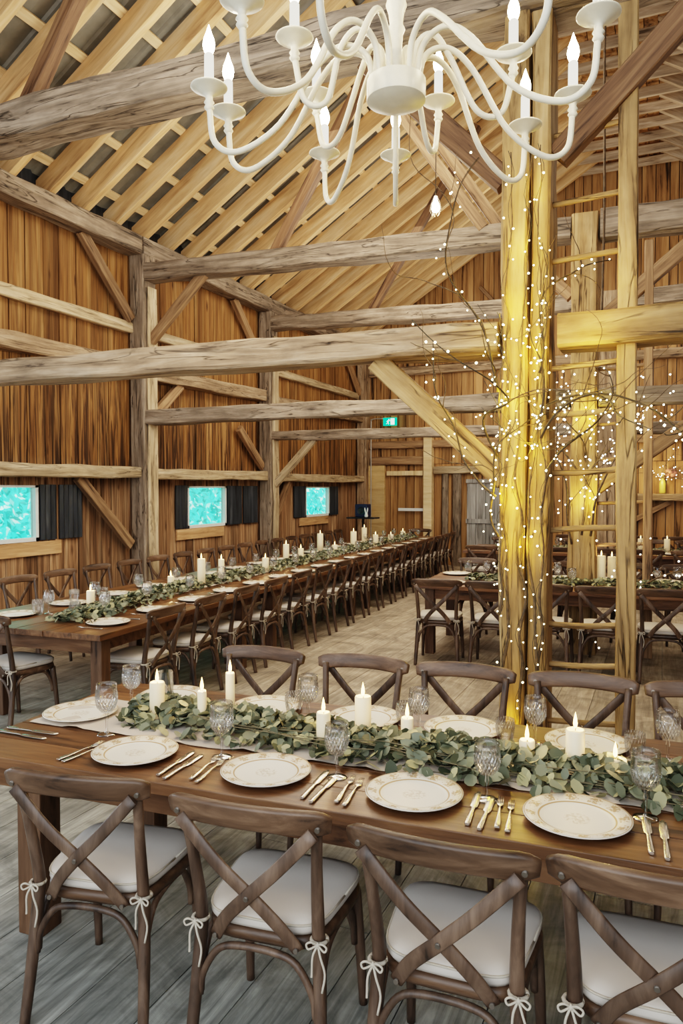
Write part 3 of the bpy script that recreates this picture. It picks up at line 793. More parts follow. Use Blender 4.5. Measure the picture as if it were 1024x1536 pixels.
for i, (a, b) in enumerate(seg):
    L = (b - a) / 2
    va, vb = [(4.42, 6.55), (7.25, 9.85), (10.51, 12.49), (13.15, 15.13)][i]; m = (a + b) / 2
    legs = [(.65, va - m), (-.415 if i == 0 else -.6, (va if i else 4.56) - m), (.65, vb - m), (-.6, vb - m)]
    table(-4.95, -3.42, a, b, 'farm table of the long window-side row, ' + ['at its near end', 'next behind the near one', 'third from the near end', 'at its far end'][i], legs=legs, along='v')
table(-2.05, 2.6, 7.78, 9.08, 'farm table across the aisle behind the lit post', legs=[(sx * 2.19, sy * .53) for sx in (-1, 1) for sy in (-1, 1)])
table(-2.45, 2.4, 12.35, 13.85, 'farm table in the second row behind the lit post', legs=[(sx * 2.33, sy * .6) for sx in (-1, 1) for sy in (-1, 1)])

# chairs at the near table
near = [(-1.665, 2.185, 8, 'with its back to the viewer, at the table corner'), (-1.02, 2.185, 3, 'with its back to the viewer, second from the table corner'),
        (-.425, 2.165, -1, 'with its back to the viewer, third from the table corner'), (.100, 2.185, 0, 'with its back to the viewer, cut by the frame edge')]
for u, v, r, l in near:
    chair(u, v, r, 'front-table chair ' + l, 'cross-back chairs on the near side of the front table', .0)
for i, (u, l) in enumerate(((-1.885, 'nearest the table corner'), (-1.285, 'second from the corner, behind the pillar candle'), (-.730, 'in front of the lit post'), (-.155, 'in front of the ladder foot'), (.385, 'cut by the frame edge'))):
    chair(u, 3.485, 180, 'far-side front-table chair ' + l, 'cross-back chairs on the far side of the front table', .0)
# end chair and its table-end neighbours
chair(-4.30, 4.40, -4, 'cross-back chair at the near head of the long table, cut by the frame edge', 'chairs at the long table')
for i in range(17):
    chair(-3.56, 4.90 + .66 * i, 90, ORD[i] + ' chair on the aisle side of the long table, counted from its near end', 'aisle-side chairs of the long table')
for i in range(16):
    chair(-5.55, 6.0 + .625 * i, -90, ORD[i] + ' chair on the window side of the long table, counted from its near end', 'window-side chairs of the long table')
chair(-4.2, 16.05, 180, 'cross-back chair at the far head of the long table', 'chairs at the long table')
for i, u in enumerate((-1.73, -1.16, -.64, -.12, .41)):
    chair(u, 7.57, (3, 0, -2, 0, 1)[i], 'chair facing away at the table behind the lit post, ' + ['at its free end', 'window side of the post', 'peeking out beside the lit post', 'seen between the ladder rails', 'beyond the ladder'][i], 'near chairs of the table behind the lit post')
for i, u in enumerate((-1.72, -1.15, -.45, .15, .75)):
    chair(u, 9.36, 180, ORD[i] + ' chair along the far side of the table behind the post', 'far chairs of the table behind the lit post')
for i, u in enumerate((-2.05, -1.45, -.85, -.2, .4, 1.0)):
    chair(u, 12.2, 0, ORD[i] + ' chair on the near side of the second-row table, from its free end', 'near chairs of the second-row table')
for i, u in enumerate((-2.0, -1.4, -.7, -.05, .6, 1.2)):
    chair(u, 13.95, 180, ORD[i] + ' chair on the far side of the second-row table, from its free end', 'far chairs of the second-row table')
for i, u in enumerate((-.9, -.2, .45, 1.05)):
    chair(u, 15.6, 0, ORD[i] + ' chair in the last row by the far wall, from the ladder side', 'chairs by the far wall')

# ------------------------------------------------------------------ tableware
TZ = .762
mb = MB()
R = .165
mb.lathe([(0, .002), (.095, .0), (.10, .004), (.105, .006), (R - .004, .017), (R, .020), (R - .002, .0225), (.118, .0125), (.108, .0085), (.10, .0075), (0, .0075)], 48)
PLATE = mb.mesh('dinner_plate', M['plate'])
def plate(u, v, label, group, z=TZ, s=1.0):
    o = obj('dinner_plate', PLATE, None, fur3(u, v, z), (0, 0, rnd.random() * 6)); o.scale = (s, s, 1)
    return tag(o, label, 'plate', group)
def fork_mesh():
    mb = MB()
    P = bez([(0, -.10, .006), (0, -.03, .006), (0, .02, .007), (0, .045, .004), (0, .06, .004)], 4); n = len(P)
    W = [.011, .0135, .013, .011, .009, .0075, .0065, .0055, .005, .0045, .0045, .005, .008, .0125, .0155, .016, .016]
    mb.sweep(P, [rrect(.003, W[min(i, 16)], .001, 1) for i in range(n)], (0, 0, 1))
    for k in range(4):
        x = -.0063 + .0042 * k
        mb.sweep([(x, .058, .004), (x, .075, .007), (x * .95, .10, .009)], [rrect(.0022, .0026, .0007, 1), rrect(.0022, .0024, .0007, 1), rrect(.0015, .0012, .0004, 1)], (0, 0, 1))
    return mb.mesh('table_fork', M['silver'])
def knife_mesh():
    mb = MB()
    P = [(0, -.11, .005), (0, -.105, .005), (0, -.06, .005), (0, -.01, .005), (0, .0, .004), (0, .01, .004), (0, .06, .004), (0, .10, .004), (0, .118, .004)]
    W = [.009, .0135, .012, .010, .008, .018, .0195, .017, .006]
    T = [.006, .006, .0055, .005, .004, .002, .0018, .0016, .001]
    mb.sweep(P, [rrect(T[i], W[i], min(T[i], W[i]) * .3, 1) for i in range(9)], (0, 0, 1))
    return mb.mesh('table_knife', M['silver'])
FORK, KNIFE = fork_mesh(), knife_mesh()
def cutlery(kind, u, v, rz, label, group, z=TZ):
    o = obj('table_fork' if kind == 'fork' else 'table_knife', FORK if kind == 'fork' else KNIFE, None, fur3(u, v, z), (0, 0, A3 + rad(rz))); o.scale = (1.35, 1.15, 1.2)
    return tag(o, label, kind, group)

NP = [(-1.754, 'the plate nearest the table corner'), (-1.188, 'the second plate from the corner'), (-.634, 'the third plate from the corner'), (-.110, 'the fourth plate from the corner')]
for i, (u, l) in enumerate(NP):
    plate(u, 2.395, 'floral-rimmed plate on the front table, near row, ' + ORD[i] + ' from the corner', 'plates on the near side of the front table')
    if i == 0:
        forks = [(-1.972, 2.345, -8), (-1.938, 2.335, -9)]
    else:
        forks = [(u - .235, 2.36, 5), (u - .20, 2.345, 4)]
    for k, (a, b, r) in enumerate(forks):
        cutlery('fork', a, b, r, ('outer' if k == 0 else 'inner') + ' silver fork beside ' + l, 'forks on the front table')
    for k, (a, b, r) in enumerate([(u + .205, 2.365, 2), (u + .25, 2.345, 0)]):
        cutlery('knife', a, b, r, ('inner' if k == 0 else 'outer') + ' silver knife beside ' + l, 'knives on the front table')
for i, u in enumerate((-2.058, -1.537, -1.054, -.612, -.108, .42)):
    plate(u, 3.115, 'floral-rimmed plate on the front table, far row, ' + ORD[i] + ' from the corner', 'plates on the far side of the front table')
plate(-2.30, 2.735, 'cream plate with brown floral rim at the head of the front table', 'plates on the near side of the front table')
cutlery('knife', -2.335, 2.47, -88, 'upper of two silver knives lying at the table corner', 'knives on the front table')
cutlery('knife', -2.340, 2.415, -92, 'lower of two silver knives lying at the table corner', 'knives on the front table')

def goblet_parts(h, r, mat):
    s = h / .20
    def T(p): return [(a * r / .042, z * s) for a, z in p]
    b = MB(); b.lathe(T([(.006, .082), (.022, .090), (.036, .108), (.0415, .130), (.042, .155), (.0395, .182), (.038, .200), (.0372, .200), (.0385, .18), (.040, .155), (.0395, .13), (.034, .110), (.02, .094), (0, .088)]), 24)
    st = MB(); st.lathe(T([(.006, .084), (.0055, .075), (.008, .066), (.0055, .056), (.0045, .035), (.005, .015), (.009, .008)]), 12)
    f = MB(); f.lathe(T([(.0, .009), (.010, .008), (.030, .004), (.036, .0015), (.036, .0), (0, 0)]), 24)
    return [('bowl', b.mesh('goblet_bowl', M[mat])), ('stem', st.mesh('goblet_stem', M['clear'])), ('foot', f.mesh('goblet_foot', M['clear']))]
G1, G2 = goblet_parts(.195, .045, 'crystal'), goblet_parts(.215, .047, 'crystal')
mbw = MB(); mbw.lathe([(0, .1), (.03, .105), (.042, .13), (.044, .165), (0, .165)], 20)
WATER = mbw.mesh('water', M['water'])
def goblet(u, v, label, group, parts=G1, z=TZ, water=False):
    o = thing('wine_goblet', label, 'glass', fur3(u, v, z), rnd.random() * 6, group)
    build(parts, o)
    if water: obj('water', WATER, o)
    return o
mb = MB(); mb.lathe([(0, .001), (.024, .0), (.028, .004), (.036, .04), (.040, .07), (.037, .105), (.0355, .105), (.0385, .07), (.034, .04), (.026, .008), (0, .006)], 24)
TUMBLER = mb.mesh('drinking_tumbler', M['crystal'])
mb = MB(); mb.lathe([(0, .001), (.032, .0), (.035, .004), (.036, .165), (.0345, .165), (.0335, .008), (0, .007)], 24)
TALLG = mb.mesh('tall_glass', M['clear'])
def tumbler(u, v, label, group, me=TUMBLER, z=TZ, s=1.0):
    o = obj('drinking_tumbler', me, None, fur3(u, v, z), (0, 0, rnd.random() * 6)); o.scale = (s, s, s)
    return tag(o, label, 'glass', group)
gg = 'goblets on the front table'
for u, v, l, p in ((-1.425, 2.49, 'behind the near plate by the corner', G2), (-.937, 2.457, 'between second and third near plates', G1), (-.40, 2.456, 'between third and fourth near plates', G1),
                (-2.016, 2.557, 'standing by the head plate, front one', G2), (-2.165, 2.93, 'standing by the head plate, rear one', G1),
                (-1.276, 2.99, 'in the far row by the second plate', G2), (-.779, 3.019, 'in the far row by the third plate', G1), (-.306, 3.06, 'in the far row before the ladder', G1), (.187, 3.05, 'in the far row at the frame edge', G1)):
    goblet(u, v, 'cut crystal goblet on the front table, ' + l, gg, p)
goblet(.091, 2.49, 'cut crystal goblet filled with water, at the frame edge of the front table', gg, G2, water=True)
tg = 'tumblers on the front table'
tumbler(-2.02, 3.0, 'tall plain glass just behind the first pillar candle', tg, TALLG)
for u, v, l in ((-1.383, 3.07, 'behind the garland by the second far plate'), (-.865, 3.10, 'behind the garland by the third far plate'), (-.420, 3.02, 'behind the garland before the ladder'), (.07, 3.02, 'behind the smallest candle')):
    tumbler(u, v, 'small cut glass tumbler ' + l, tg)

# candles
def flame_mesh(s=1.0):
    mb = MB(); mb.lathe([(0, 0), (.0036 * s, .004 * s), (.0049 * s, .010 * s), (.0040 * s, .019 * s), (.0019 * s, .029 * s), (0, .037 * s)], 10); return mb.mesh('flame', M['flame'])
FLAME, FLAMEB = flame_mesh(1.0), flame_mesh(1.6)
mb = MB(); mb.tube([(0, 0, 0), (.001, 0, .006), (.0015, .0005, .012)], .0012, 5); WICK = mb.mesh('wick', M['black'])
WAX = {}
def candle(u, v, h, r, label, group, z=TZ, lamp=0, big=False):
    key = (round(h, 2), round(r, 3))
    if key not in WAX:
        hh, rr = h, r
        m = MB(); m.lathe([(0, 0), (rr, 0), (rr, hh * .5), (rr, hh - .006), (rr - .003, hh), (rr * .75, hh - .003), (rr * .3, hh - .008), (0, hh - .009)], 24)
        WAX[key] = m.mesh('pillar_candle', M['wax'])
    o = obj('pillar_candle', WAX[key], None, fur3(u, v, z)); tag(o, label, 'candle', group)
    obj('wick', WICK, o, (0, 0, h - .010))
    obj('flame', FLAMEB if big else FLAME, o, (0, 0, h))
    if lamp:
        ld = bpy.data.lights.new('candle_light', 'POINT'); ld.energy = lamp; ld.color = (1, .62, .28); ld.shadow_soft_size = .012
        lo = bpy.data.objects.new('candle_light', ld); COL.objects.link(lo); lo.location = fur3(u, v, z + h + .03)
    return o
cg = 'candles on the front table'
for u, v, h, r, l in ((-1.945, 2.82, .165, .034, 'thick lit pillar candle by the head plate, first from the corner'), (-1.70, 2.80, .155, .020, 'slim lit candle, second from the corner'),
                     (-1.66, 2.98, .195, .021, 'tallest slim lit candle, standing behind its neighbours'), (-1.09, 2.71, .150, .028, 'lit pillar candle beside the second near plate'),
                     (-.975, 2.86, .185, .034, 'tall thick lit pillar candle in the middle of the garland'), (-.78, 2.835, .125, .025, 'short lit candle just past the tall middle one'),
                     (-.31, 2.81, .10, .029, 'short lit pillar candle behind the fourth near plate'), (-.137, 2.79, .17, .034, 'tall thick lit pillar candle before the ladder'), (.0, 2.80, .075, .026, 'smallest lit candle, near the frame edge')):
    candle(u, v, h, r, l, cg, lamp=1.3, big=True)

# garland and runner
def garland(name, label, path, width, nleaf, height, rr, stems, group=None, seed=1):
    g = random.Random(seed)
    base = fur3(*path[0], TZ)
    root = thing(name, label, 'garland', base, 0, group)
    L = len(path) - 1
    def at(t):
        i = min(int(t * L), L - 1); f = t * L - i
        a, b = path[i], path[i + 1]; return Vector((a[0] + (b[0] - a[0]) * f, a[1] + (b[1] - a[1]) * f))
    d = (Vector(path[-1]) - Vector(path[0])).normalized(); nrm = Vector((-d.y, d.x))
    mb = MB(); ms = MB()
    def leaf(c, r, up, q=None):
        a = up.orthogonal().normalized(); b = up.cross(a); th = g.random() * 6.283
        a, b = a * math.cos(th) + b * math.sin(th), b * math.cos(th) - a * math.sin(th)
        el = g.uniform(1.0, 1.35); cu = g.uniform(.05, .3) * r
        ring = [(-1.0, 0), (-.7, .62), (0, .92), (.7, .62), (1.12, 0), (.7, -.62), (0, -.92), (-.7, -.62)]
        vs = [c + up * (-.0)] + [c + a * x * r * el + b * y * r + up * (cu * (y * y * .8 + x * x * .3)) for x, y in ring]
        mb.add([v - base for v in vs], [(0, i, i % 8 + 1) for i in range(1, 9)], True)
    for k in range(nleaf):
        t = g.random(); c2 = at(t) + nrm * max(-1.25, min(1.25, g.gauss(0, .55))) * width
        e = abs((c2 - at(t)).dot(nrm)) / width
        z = TZ + .008 + max(0, height * (1 - .55 * e) * g.random() ** .8)
        up = Vector((g.uniform(-.75, .75), g.uniform(-.9, .5), g.uniform(.35, 1))).normalized()
        leaf(fur3(c2.x, c2.y, z), rr * g.uniform(.65, 1.2), up)
    for k in range(stems):
        t = g.random() * .9; pts = []; o0 = g.uniform(-.8, .8) * width; z0 = g.uniform(.008, height * .75)
        for j in range(5):
            c2 = at(min(1, t + j * .10 * 2.0 / max(1, (Vector(path[-1]) - Vector(path[0])).length) * 1.2)) + nrm * (o0 + g.uniform(-.3, .3) * width)
            pts.append(fur3(c2.x, c2.y, TZ + max(.006, z0 + g.uniform(-.012, .014))) - base)
        ms.tube(bez(pts, 3), .0022, 5)
    obj('foliage', mb.mesh('garland_leaves', M['leaf']), root); obj('stem', ms.mesh('garland_stems', M['stem']), root)
garland('eucalyptus_garland', 'full eucalyptus garland running down the middle of the front table', [(-2.06, 2.86), (-1.6, 2.82), (-1.0, 2.77), (-.4, 2.76), (.3, 2.74), (.9, 2.78)], .175, 2900, .075, .0235, 80, seed=3)
garland('eucalyptus_garland', 'long thin eucalyptus garland down the window-side tables', [(-3.98, 4.55), (-4.2, 6.2), (-4.18, 8), (-4.2, 10), (-4.2, 12), (-4.2, 15.4)], .18, 6200, .085, .021, 60, seed=4)
garland('eucalyptus_garland', 'eucalyptus garland on the table behind the lit post', [(-1.6, 8.42), (-.5, 8.4), (1.2, 8.4)], .16, 1500, .07, .021, 30, seed=5)
garland('eucalyptus_garland', 'eucalyptus garland on the second-row table behind the lit post', [(-2.0, 13.1), (1.2, 13.1)], .15, 700, .07, .022, 10, seed=6)
def runner(u0, u1, v0, v1, label, along='u', seed=0):
    mb = MB(); n, m = 110, 12; vs = []
    for i in range(n + 1):
        for j in range(m + 1):
            s, t = i / n, j / m
            e = .028 * noise.noise((s * 16 + seed, t * 2, 3)) * (1 if abs(t - .5) > .3 else .3)
            a = u0 + (u1 - u0) * s + .012 * noise.noise((t * 9, seed, 7)); b = v0 + (v1 - v0) * t + e
            z = TZ + .0035 + .020 * max(0, noise.noise((s * 40 + seed, t * 4, 0))) + .004 * max(0, noise.noise((s * 80, t * 10, 5)))
            vs.append(fur3(a, b, z) if along == 'u' else fur3(b, a, z))
    fs = [(i * (m + 1) + j, (i + 1) * (m + 1) + j, (i + 1) * (m + 1) + j + 1, i * (m + 1) + j + 1) for i in range(n) for j in range(m)]
    mb.add(vs, fs, True)
    tag(obj('table_runner', mb.mesh('table_runner', M['runner'])), label, 'runner')
runner(-2.44, 1.6, 2.565, 2.99, 'pale gauze runner under the garland of the front table', seed=1)
runner(4.75, 15.5, -4.30, -4.04, 'pale runner along the long window-side tables', 'v', seed=2)

# long table settings
lg = 'plates on the long table'
for i in range(17):
    v = 4.68 + .63 * i
    plate(-3.665, v, ORD[i] + ' cream plate on the aisle side of the long table, from its near end', 'aisle-side plates of the long table')
    plate(-4.60, v + .03, ORD[i] + ' cream plate on the window side of the long table, from its near end', 'window-side plates of the long table')
    goblet(-3.92, v + .28 + rnd.uniform(-.05, .05), ORD[i] + ' crystal goblet on the aisle side of the long table, from its near end', 'aisle-side goblets of the long table', G2 if i % 2 else G1)
    goblet(-4.42, v + .18 + rnd.uniform(-.05, .05), ORD[i] + ' crystal goblet on the window side of the long table, from its near end', 'window-side goblets of the long table')
for i in range(4):
    v = 4.68 + .63 * i
    cutlery('fork', -3.66, v - .22, 90, ORD[i] + ' fork on the aisle side of the long table, from its near end', 'forks on the long table')
    cutlery('knife', -3.66, v + .22, 90, ORD[i] + ' knife on the aisle side of the long table, from its near end', 'knives on the long table')
for i, (u, v) in enumerate(((-4.46, 4.80), (-4.60, 5.40), (-4.08, 4.80), (-4.46, 5.62))):
    tumbler(u, v, ['cut glass tumbler at the near end of the long table, by the window-side plate', 'cut glass tumbler beyond the first window-side plate of the long table', 'cut glass tumbler standing in the tip of the long garland', 'cut glass tumbler just behind the first candle of the long table'][i], 'tumblers on the long table', s=1.2)
LC = [(-4.276, 5.225, .155, .034), (-4.30, 6.49, .14, .033), (-4.114, 6.78, .30, .042), (-4.203, 7.355, .24, .034), (-4.095, 8.256, .18, .042), (-4.303, 9.318, .27, .042), (-4.226, 9.649, .19, .04),
      (-4.197, 10.92, .15, .045), (-4.222, 11.88, .31, .052), (-4.443, 13.1, .31, .05), (-4.096, 12.71, .21, .05), (-4.126, 13.77, .15, .055), (-4.283, 15.18, .14, .05), (-4.6, 11.3, .30, .05)]
for i, (u, v, h, r) in enumerate(LC):
    candle(u, v, h, r, ORD[i] + ' lit candle along the garland of the long table, from its near end', 'candles on the long table', lamp=1.5 if i < 6 else 0, big=True)
# tables behind the post
for i, u in enumerate((-1.72, -1.2, -.62, -.10, .45)):
    plate(u, 7.99, ORD[i] + ' plate on the near side of the table behind the lit post, from its end', 'near plates of the table behind the lit post', s=1.05)
    plate(u + (-.1 if i == 0 else .05), 8.86, ORD[i] + ' plate on the far side of the table behind the lit post, from its end', 'far plates of the table behind the lit post', s=1.05)
for i, (u, v) in enumerate(((-1.63, 8.58), (-1.43, 8.66), (-.64, 8.75), (-.33, 8.70), (.40, 8.62), (.60, 8.68), (-.45, 8.2))):
    goblet(u, v, ORD[i] + ' crystal goblet on the table behind the lit post, from its free end', 'goblets of the table behind the lit post', G1)
candle(-.165, 8.5, .31, .045, 'tall lit candle on the table behind the lit post, beside the ladder rail', 'candles behind the lit post', lamp=1.5, big=True)
candle(-.06, 8.78, .28, .045, 'second tall lit candle on the table behind the lit post, farther back', 'candles behind the lit post', big=True)
candle(-.32, 8.5, .06, .03, 'low votive candle on the table behind the lit post', 'candles behind the lit post', lamp=1, big=True)
for i, u in enumerate((-1.9, -1.2, -.5, .2, .8)):
    plate(u, 12.65, ORD[i] + ' cream plate on the second-row table, from its free end', 'plates of the second-row table', s=1.05)
    goblet(u + .25, 12.95, ORD[i] + ' crystal goblet on the second-row table, from its free end', 'goblets of the second-row table', G2)
for i, (u, v) in enumerate(((-.1, 13.1), (.35, 13.05), (.75, 13.1))):
    candle(u, v, .22, .045, ORD[i] + ' lit candle on the second-row table, from the ladder side', 'candles of the second-row table', big=True)

# ------------------------------------------------------------------ ladder beside the lit post, and one on the second post
def ladder(yl, xa, xb, label, zt, mat, rungs, w=.115, two=False):
    o = thing('wooden_ladder', label, 'ladder', ((xa + xb) / 2, yl, 0))
    off = Matrix.Translation(-Vector(o.location))
    def tim(nm, *a, **k):
        t = timber(nm, *a, kind=None, **k); mw = t.matrix_world.copy(); t.parent = o; t.matrix_parent_inverse = Matrix.Identity(4)
        t.matrix_basis = Matrix.Translation(-Vector(o.location)) @ mw; return t
    tim('rail', (xb + .02, yl, 0), (xb - .01, yl, zt), .12, w, M[mat], up=(1, 0, 0), jit=.004, ch=.008)
    for z in rungs:
        m = MB(); m.tube(bez([(xa, yl, z - .01), ((xa + xb) / 2, yl, z + rnd.uniform(-.012, .012)), (xb, yl, z + .015)], 5), .019, 8)
        r = obj('rung', m.mesh('rung', M[mat]), o); r.matrix_parent_inverse = off
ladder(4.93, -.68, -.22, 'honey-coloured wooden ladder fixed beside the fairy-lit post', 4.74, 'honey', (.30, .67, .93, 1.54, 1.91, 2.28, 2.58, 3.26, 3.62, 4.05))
ladder(8.5, -.68, -.16, 'thin dark ladder fixed beside the second lit post', 4.4, 'brace', (.7, 1.2, 1.65, 2.13, 2.5, 3.1, 3.6), w=.09)

# ------------------------------------------------------------------ branches and fairy lights
def wander(start, direction, L, seed, curl=.35, grav=0.0, n=26):
    g = random.Random(seed); p = Vector(start); d = Vector(direction).normalized(); pts = [p.copy()]
    ph = Vector((g.random() * 50, g.random() * 50, g.random() * 50))
    for i in range(n):
        t = i / n
        k = Vector((noise.noise(ph + Vector((t * 5, 0, 0))), noise.noise(ph + Vector((0, t * 5, 9))), noise.noise(ph + Vector((5, 3, t * 5)))))
        d = (d + k * curl + Vector((0, 0, grav))).normalized()
        p = p + d * (L / n); pts.append(p.copy())
    return pts
def branch(start, d, L, label, seed, r=.010, twigs=4, curl=.35, group='fairy-lit branches', tl=.55):
    root = thing('willow_branch', label, 'branch', start, 0, group)
    s = Vector(start)
    pts = wander(start, d, L, seed, curl); n = len(pts)
    m = MB(); m.tube([p - s for p in pts], [r * (1 - .8 * i / (n - 1)) for i in range(n)], 6)
    obj('branch_stem', m.mesh('branch_stem', M['twig']), root)
    g = random.Random(seed + 500); ends = [pts]
    for k in range(twigs):
        i = int(n * (.25 + .7 * k / max(1, twigs))); i = min(i, n - 2)
        dd = (pts[i + 1] - pts[i]).normalized() + Vector((g.uniform(-1, 1), g.uniform(-.7, .4), g.uniform(-.2, .9)))
        q = wander(pts[i], dd, L * tl * g.uniform(.5, 1), seed + 900 + k, curl * 1.5, n=16); ends.append(q)
        m = MB(); m.tube([p - s for p in q], [r * .45 * (1 - .75 * j / (len(q) - 1)) for j in range(len(q))], 5)
        obj('twig', m.mesh('twig', M['twig']), root)
    return ends
def ico(r):
    bm = bmesh.new(); bmesh.ops.create_icosphere(bm, subdivisions=1, radius=r)
    mb = MB(); mb.add([v.co[:] for v in bm.verts], [[v.index for v in f.verts] for f in bm.faces], True); bm.free(); return mb
BULB = ico(.0052).mesh('bulb', M['fairy']); BULBP = ico(.0074).mesh('bulb_pale', M['fairycool'])
def string(pts, nb, label, seed, group, spread=.03, me=BULB, cable=.0022):
    g = random.Random(seed); base = pts[0]
    root = thing('fairy_lights', label, 'string lights', base, 0, group)
    m = MB(); m.tube([p - base for p in pts], cable, 4)
    obj('cable', m.mesh('light_cable', M['cable']), root)
    n = len(pts) - 1
    for k in range(nb):
        t = (k + g.random()) / nb * n; i = min(int(t), n - 1); p = pts[i].lerp(pts[i + 1], t - i)
        p = p + Vector((g.uniform(-1, 1), g.uniform(-1, .3), g.uniform(-1, 1))) * spread
        b = obj('bulb', me, root, p - base); b.scale = (1,) * 3 if g.random() < .7 else (1.35,) * 3
# front post: upright stems hugging the post face
PX, PY = -.81, 4.74
cl = [(-.90, .0, 3.9), (-.82, .1, 4.0), (-.75, .0, 3.9), (-.70, .6, 3.3), (-.94, 1.0, 2.9)]
names = ['along the window-side edge of the lit post', 'up the middle of the lit post', 'up the ladder-side edge of the lit post', 'up the lit post near the ladder, starting at knee height', 'on the corner of the lit post, starting at waist height']
for i, (x, z0, z1) in enumerate(cl):
    pts = [Vector((x + .10 * noise.noise((z * .9, i * 7.7, 1)) + .03 * noise.noise((z * 4, i, 2)), PY - .02 + .025 * noise.noise((z * 2, i, 3)) - .012 * i, z)) for z in [z0 + (z1 - z0) * k / 60 for k in range(61)]]
    s = pts[0]; root = thing('willow_branch', 'long thin willow stem ' + names[i], 'branch', s, 0, 'fairy-lit branches')
    m = MB(); m.tube([p - s for p in pts], [.012 * (1 - .7 * k / 60) for k in range(61)], 6); obj('branch_stem', m.mesh('branch_stem', M['twig']), root)
    string([p + Vector((.02 * math.sin(k * .9), -.025, 0)) for k, p in enumerate(pts)], 34, 'string of warm fairy lights ' + names[i], 40 + i, 'fairy lights on the lit post', .035)
spread_l = [((-.95, 4.62, 2.0), (-.5, -.15, .9), 1.5), ((-.96, 4.62, 1.75), (-.9, -.1, .75), 1.1), ((-.95, 4.62, 2.4), (-.25, -.1, 1), 1.5), ((-.94, 4.62, 1.5), (-.6, -.1, .9), 1.0)]
spread_r = [((-.68, 4.56, 2.1), (.45, -.22, .9), 1.5), ((-.66, 4.62, 1.9), (.7, -.1, .8), 1.2), ((-.70, 4.62, 2.5), (.3, -.1, 1), 1.2), ((-.66, 4.62, 2.3), (.8, -.05, .6), 1.0), ((-.7, 4.62, 2.2), (.1, -.2, .9), 1.1)]
for side, lst in ((0, spread_l), (1, spread_r)):
    for i, (s, d, L) in enumerate(lst):
        w = ('lowest', 'second lowest', 'third', 'fourth', 'highest')
        lab = 'curly willow branch from the lit post ' + ('over the window-side beam, ' if side == 0 else 'across the ladder, ') + ['the longest one', 'a low outward one', 'an upright one', 'a short one', 'a thin middle one'][i]
        ends = branch(s, d, L, lab, 100 + side * 50 + i * 3, .009, 4)
        all_pts = ends[0]
        string([p + Vector((0, -.012, .0)) for p in all_pts], 20, 'fairy lights wound on a willow branch ' + ('over the window-side beam, ' if side == 0 else 'across the ladder, ') + ['on the longest branch', 'on the low branch', 'on the upright branch', 'on the short branch', 'on the thin branch'][i], 60 + side * 9 + i, 'fairy lights on the lit post', .05)
# loops of cable hanging around the post
for i in range(6):
    g = random.Random(300 + i); a = Vector((g.uniform(-1.1, -.8), 4.69, g.uniform(1.8, 3.0))); b = Vector((g.uniform(-.7, -.3), 4.69, g.uniform(1.8, 3.0)))
    pts = [a.lerp(b, t / 20) + Vector((0, -.03, -.25 * math.sin(PI * t / 20))) for t in range(21)]
    string(pts, 8, 'drooping loop of fairy lights around the lit post', 320 + i, 'drooping light loops on the lit post', .02)
# second post
for i, (s, d, L) in enumerate((((-.9, 8.3, 1.2), (-.2, -.1, 1), 1.9), ((-.8, 8.3, 1.3), (.1, -.1, 1), 2.0), ((-.7, 8.2, 1.3), (.16, -.2, .9), 1.8), ((-.75, 8.3, 1.9), (.3, -.1, .8), 1.0), ((-.85, 8.3, 2.0), (-.6, -.1, .7), 1.0), ((-.7, 8.25, 0.0), (.05, -.02, 1), 2.7))):
    lab = 'willow branch on the second lit post, ' + ['leaning to the window side', 'upright one', 'leaning to the ladder side', 'short one toward the second ladder', 'short one toward the windows', 'long low one'][i]
    ends = branch(s, d, L, lab, 700 + i * 5, .014, 3, curl=.2)
    for j, e in enumerate(ends):
        string(e, 22 if j == 0 else 10, 'pale fairy lights on the second lit post, ' + ['window-side branch', 'upright branch', 'ladder-side branch', 'short ladder-side branch', 'short window-side branch', 'long low branch'][i] + ['', ', lowest twig', ', middle twig', ', top twig'][j], 800 + i * 7 + j, 'fairy lights on the second lit post', .09, BULBP)
m = MB(); m.tube(bez([(0, 0, 0), (.012, 0, 1.0), (0, 0, 2.2), (.005, 0, 3.3)], 6), .011, 6)
tag(obj('hanging_rope', m.mesh('hanging_rope', M['twig']), None, (-.53, 7.1, 3.35)), 'dark thin rope hanging high behind the ladder', 'rope')
# far wall vase with lit twigs
o = thing('bottle_vase', 'yellow-lit glass bottle vase on the far shelf beam', 'vase', (-.02, 16.86, 1.70))
mb = MB(); mb.lathe([(0, 0), (.06, .0), (.065, .02), (.065, .20), (.05, .26), (.028, .30), (.028, .40), (.034, .41), (.02, .41), (0, .35)], 16)
obj('bottle', mb.mesh('bottle', plain('yellow_lit_glass', (.62, .52, .12), .15)), o)  # yellow of the nearby lights put into the bottle colour
mb = MB()
for k in range(7):
    a = k * .9; mb.lathe([(0, -.04), (.05, -.02), (.06, .02), (.03, .05), (0, .055)], 8, c=(.16 + .06 * math.cos(a), .05 * math.sin(a), .42 + .05 * math.sin(a * 2)))
obj('blossom', mb.mesh('blossom', plain('dusty_pink', (.45, .20, .15), .7)), o)
for i, d in enumerate(((-.8, -.1, .7), (.25, -.1, 1), (-.1, -.1, 1), (.8, -.1, .4), (-.9, -.1, .12))):
    ends = branch((-.02, 16.8, 2.02), d, .8, 'lit twig in the bottle vase on the far shelf, ' + ['leaning out over the table', 'upright one', 'middle one', 'spreading one', 'drooping one'][i], 950 + i * 4, .008, 2, group='twigs in the far vase')
    string(ends[0], 12, 'pale fairy lights on the ' + ['leaning', 'upright', 'middle', 'spreading', 'drooping'][i] + ' twig in the far vase', 970 + i, 'fairy lights in the far vase', .07, BULBP)

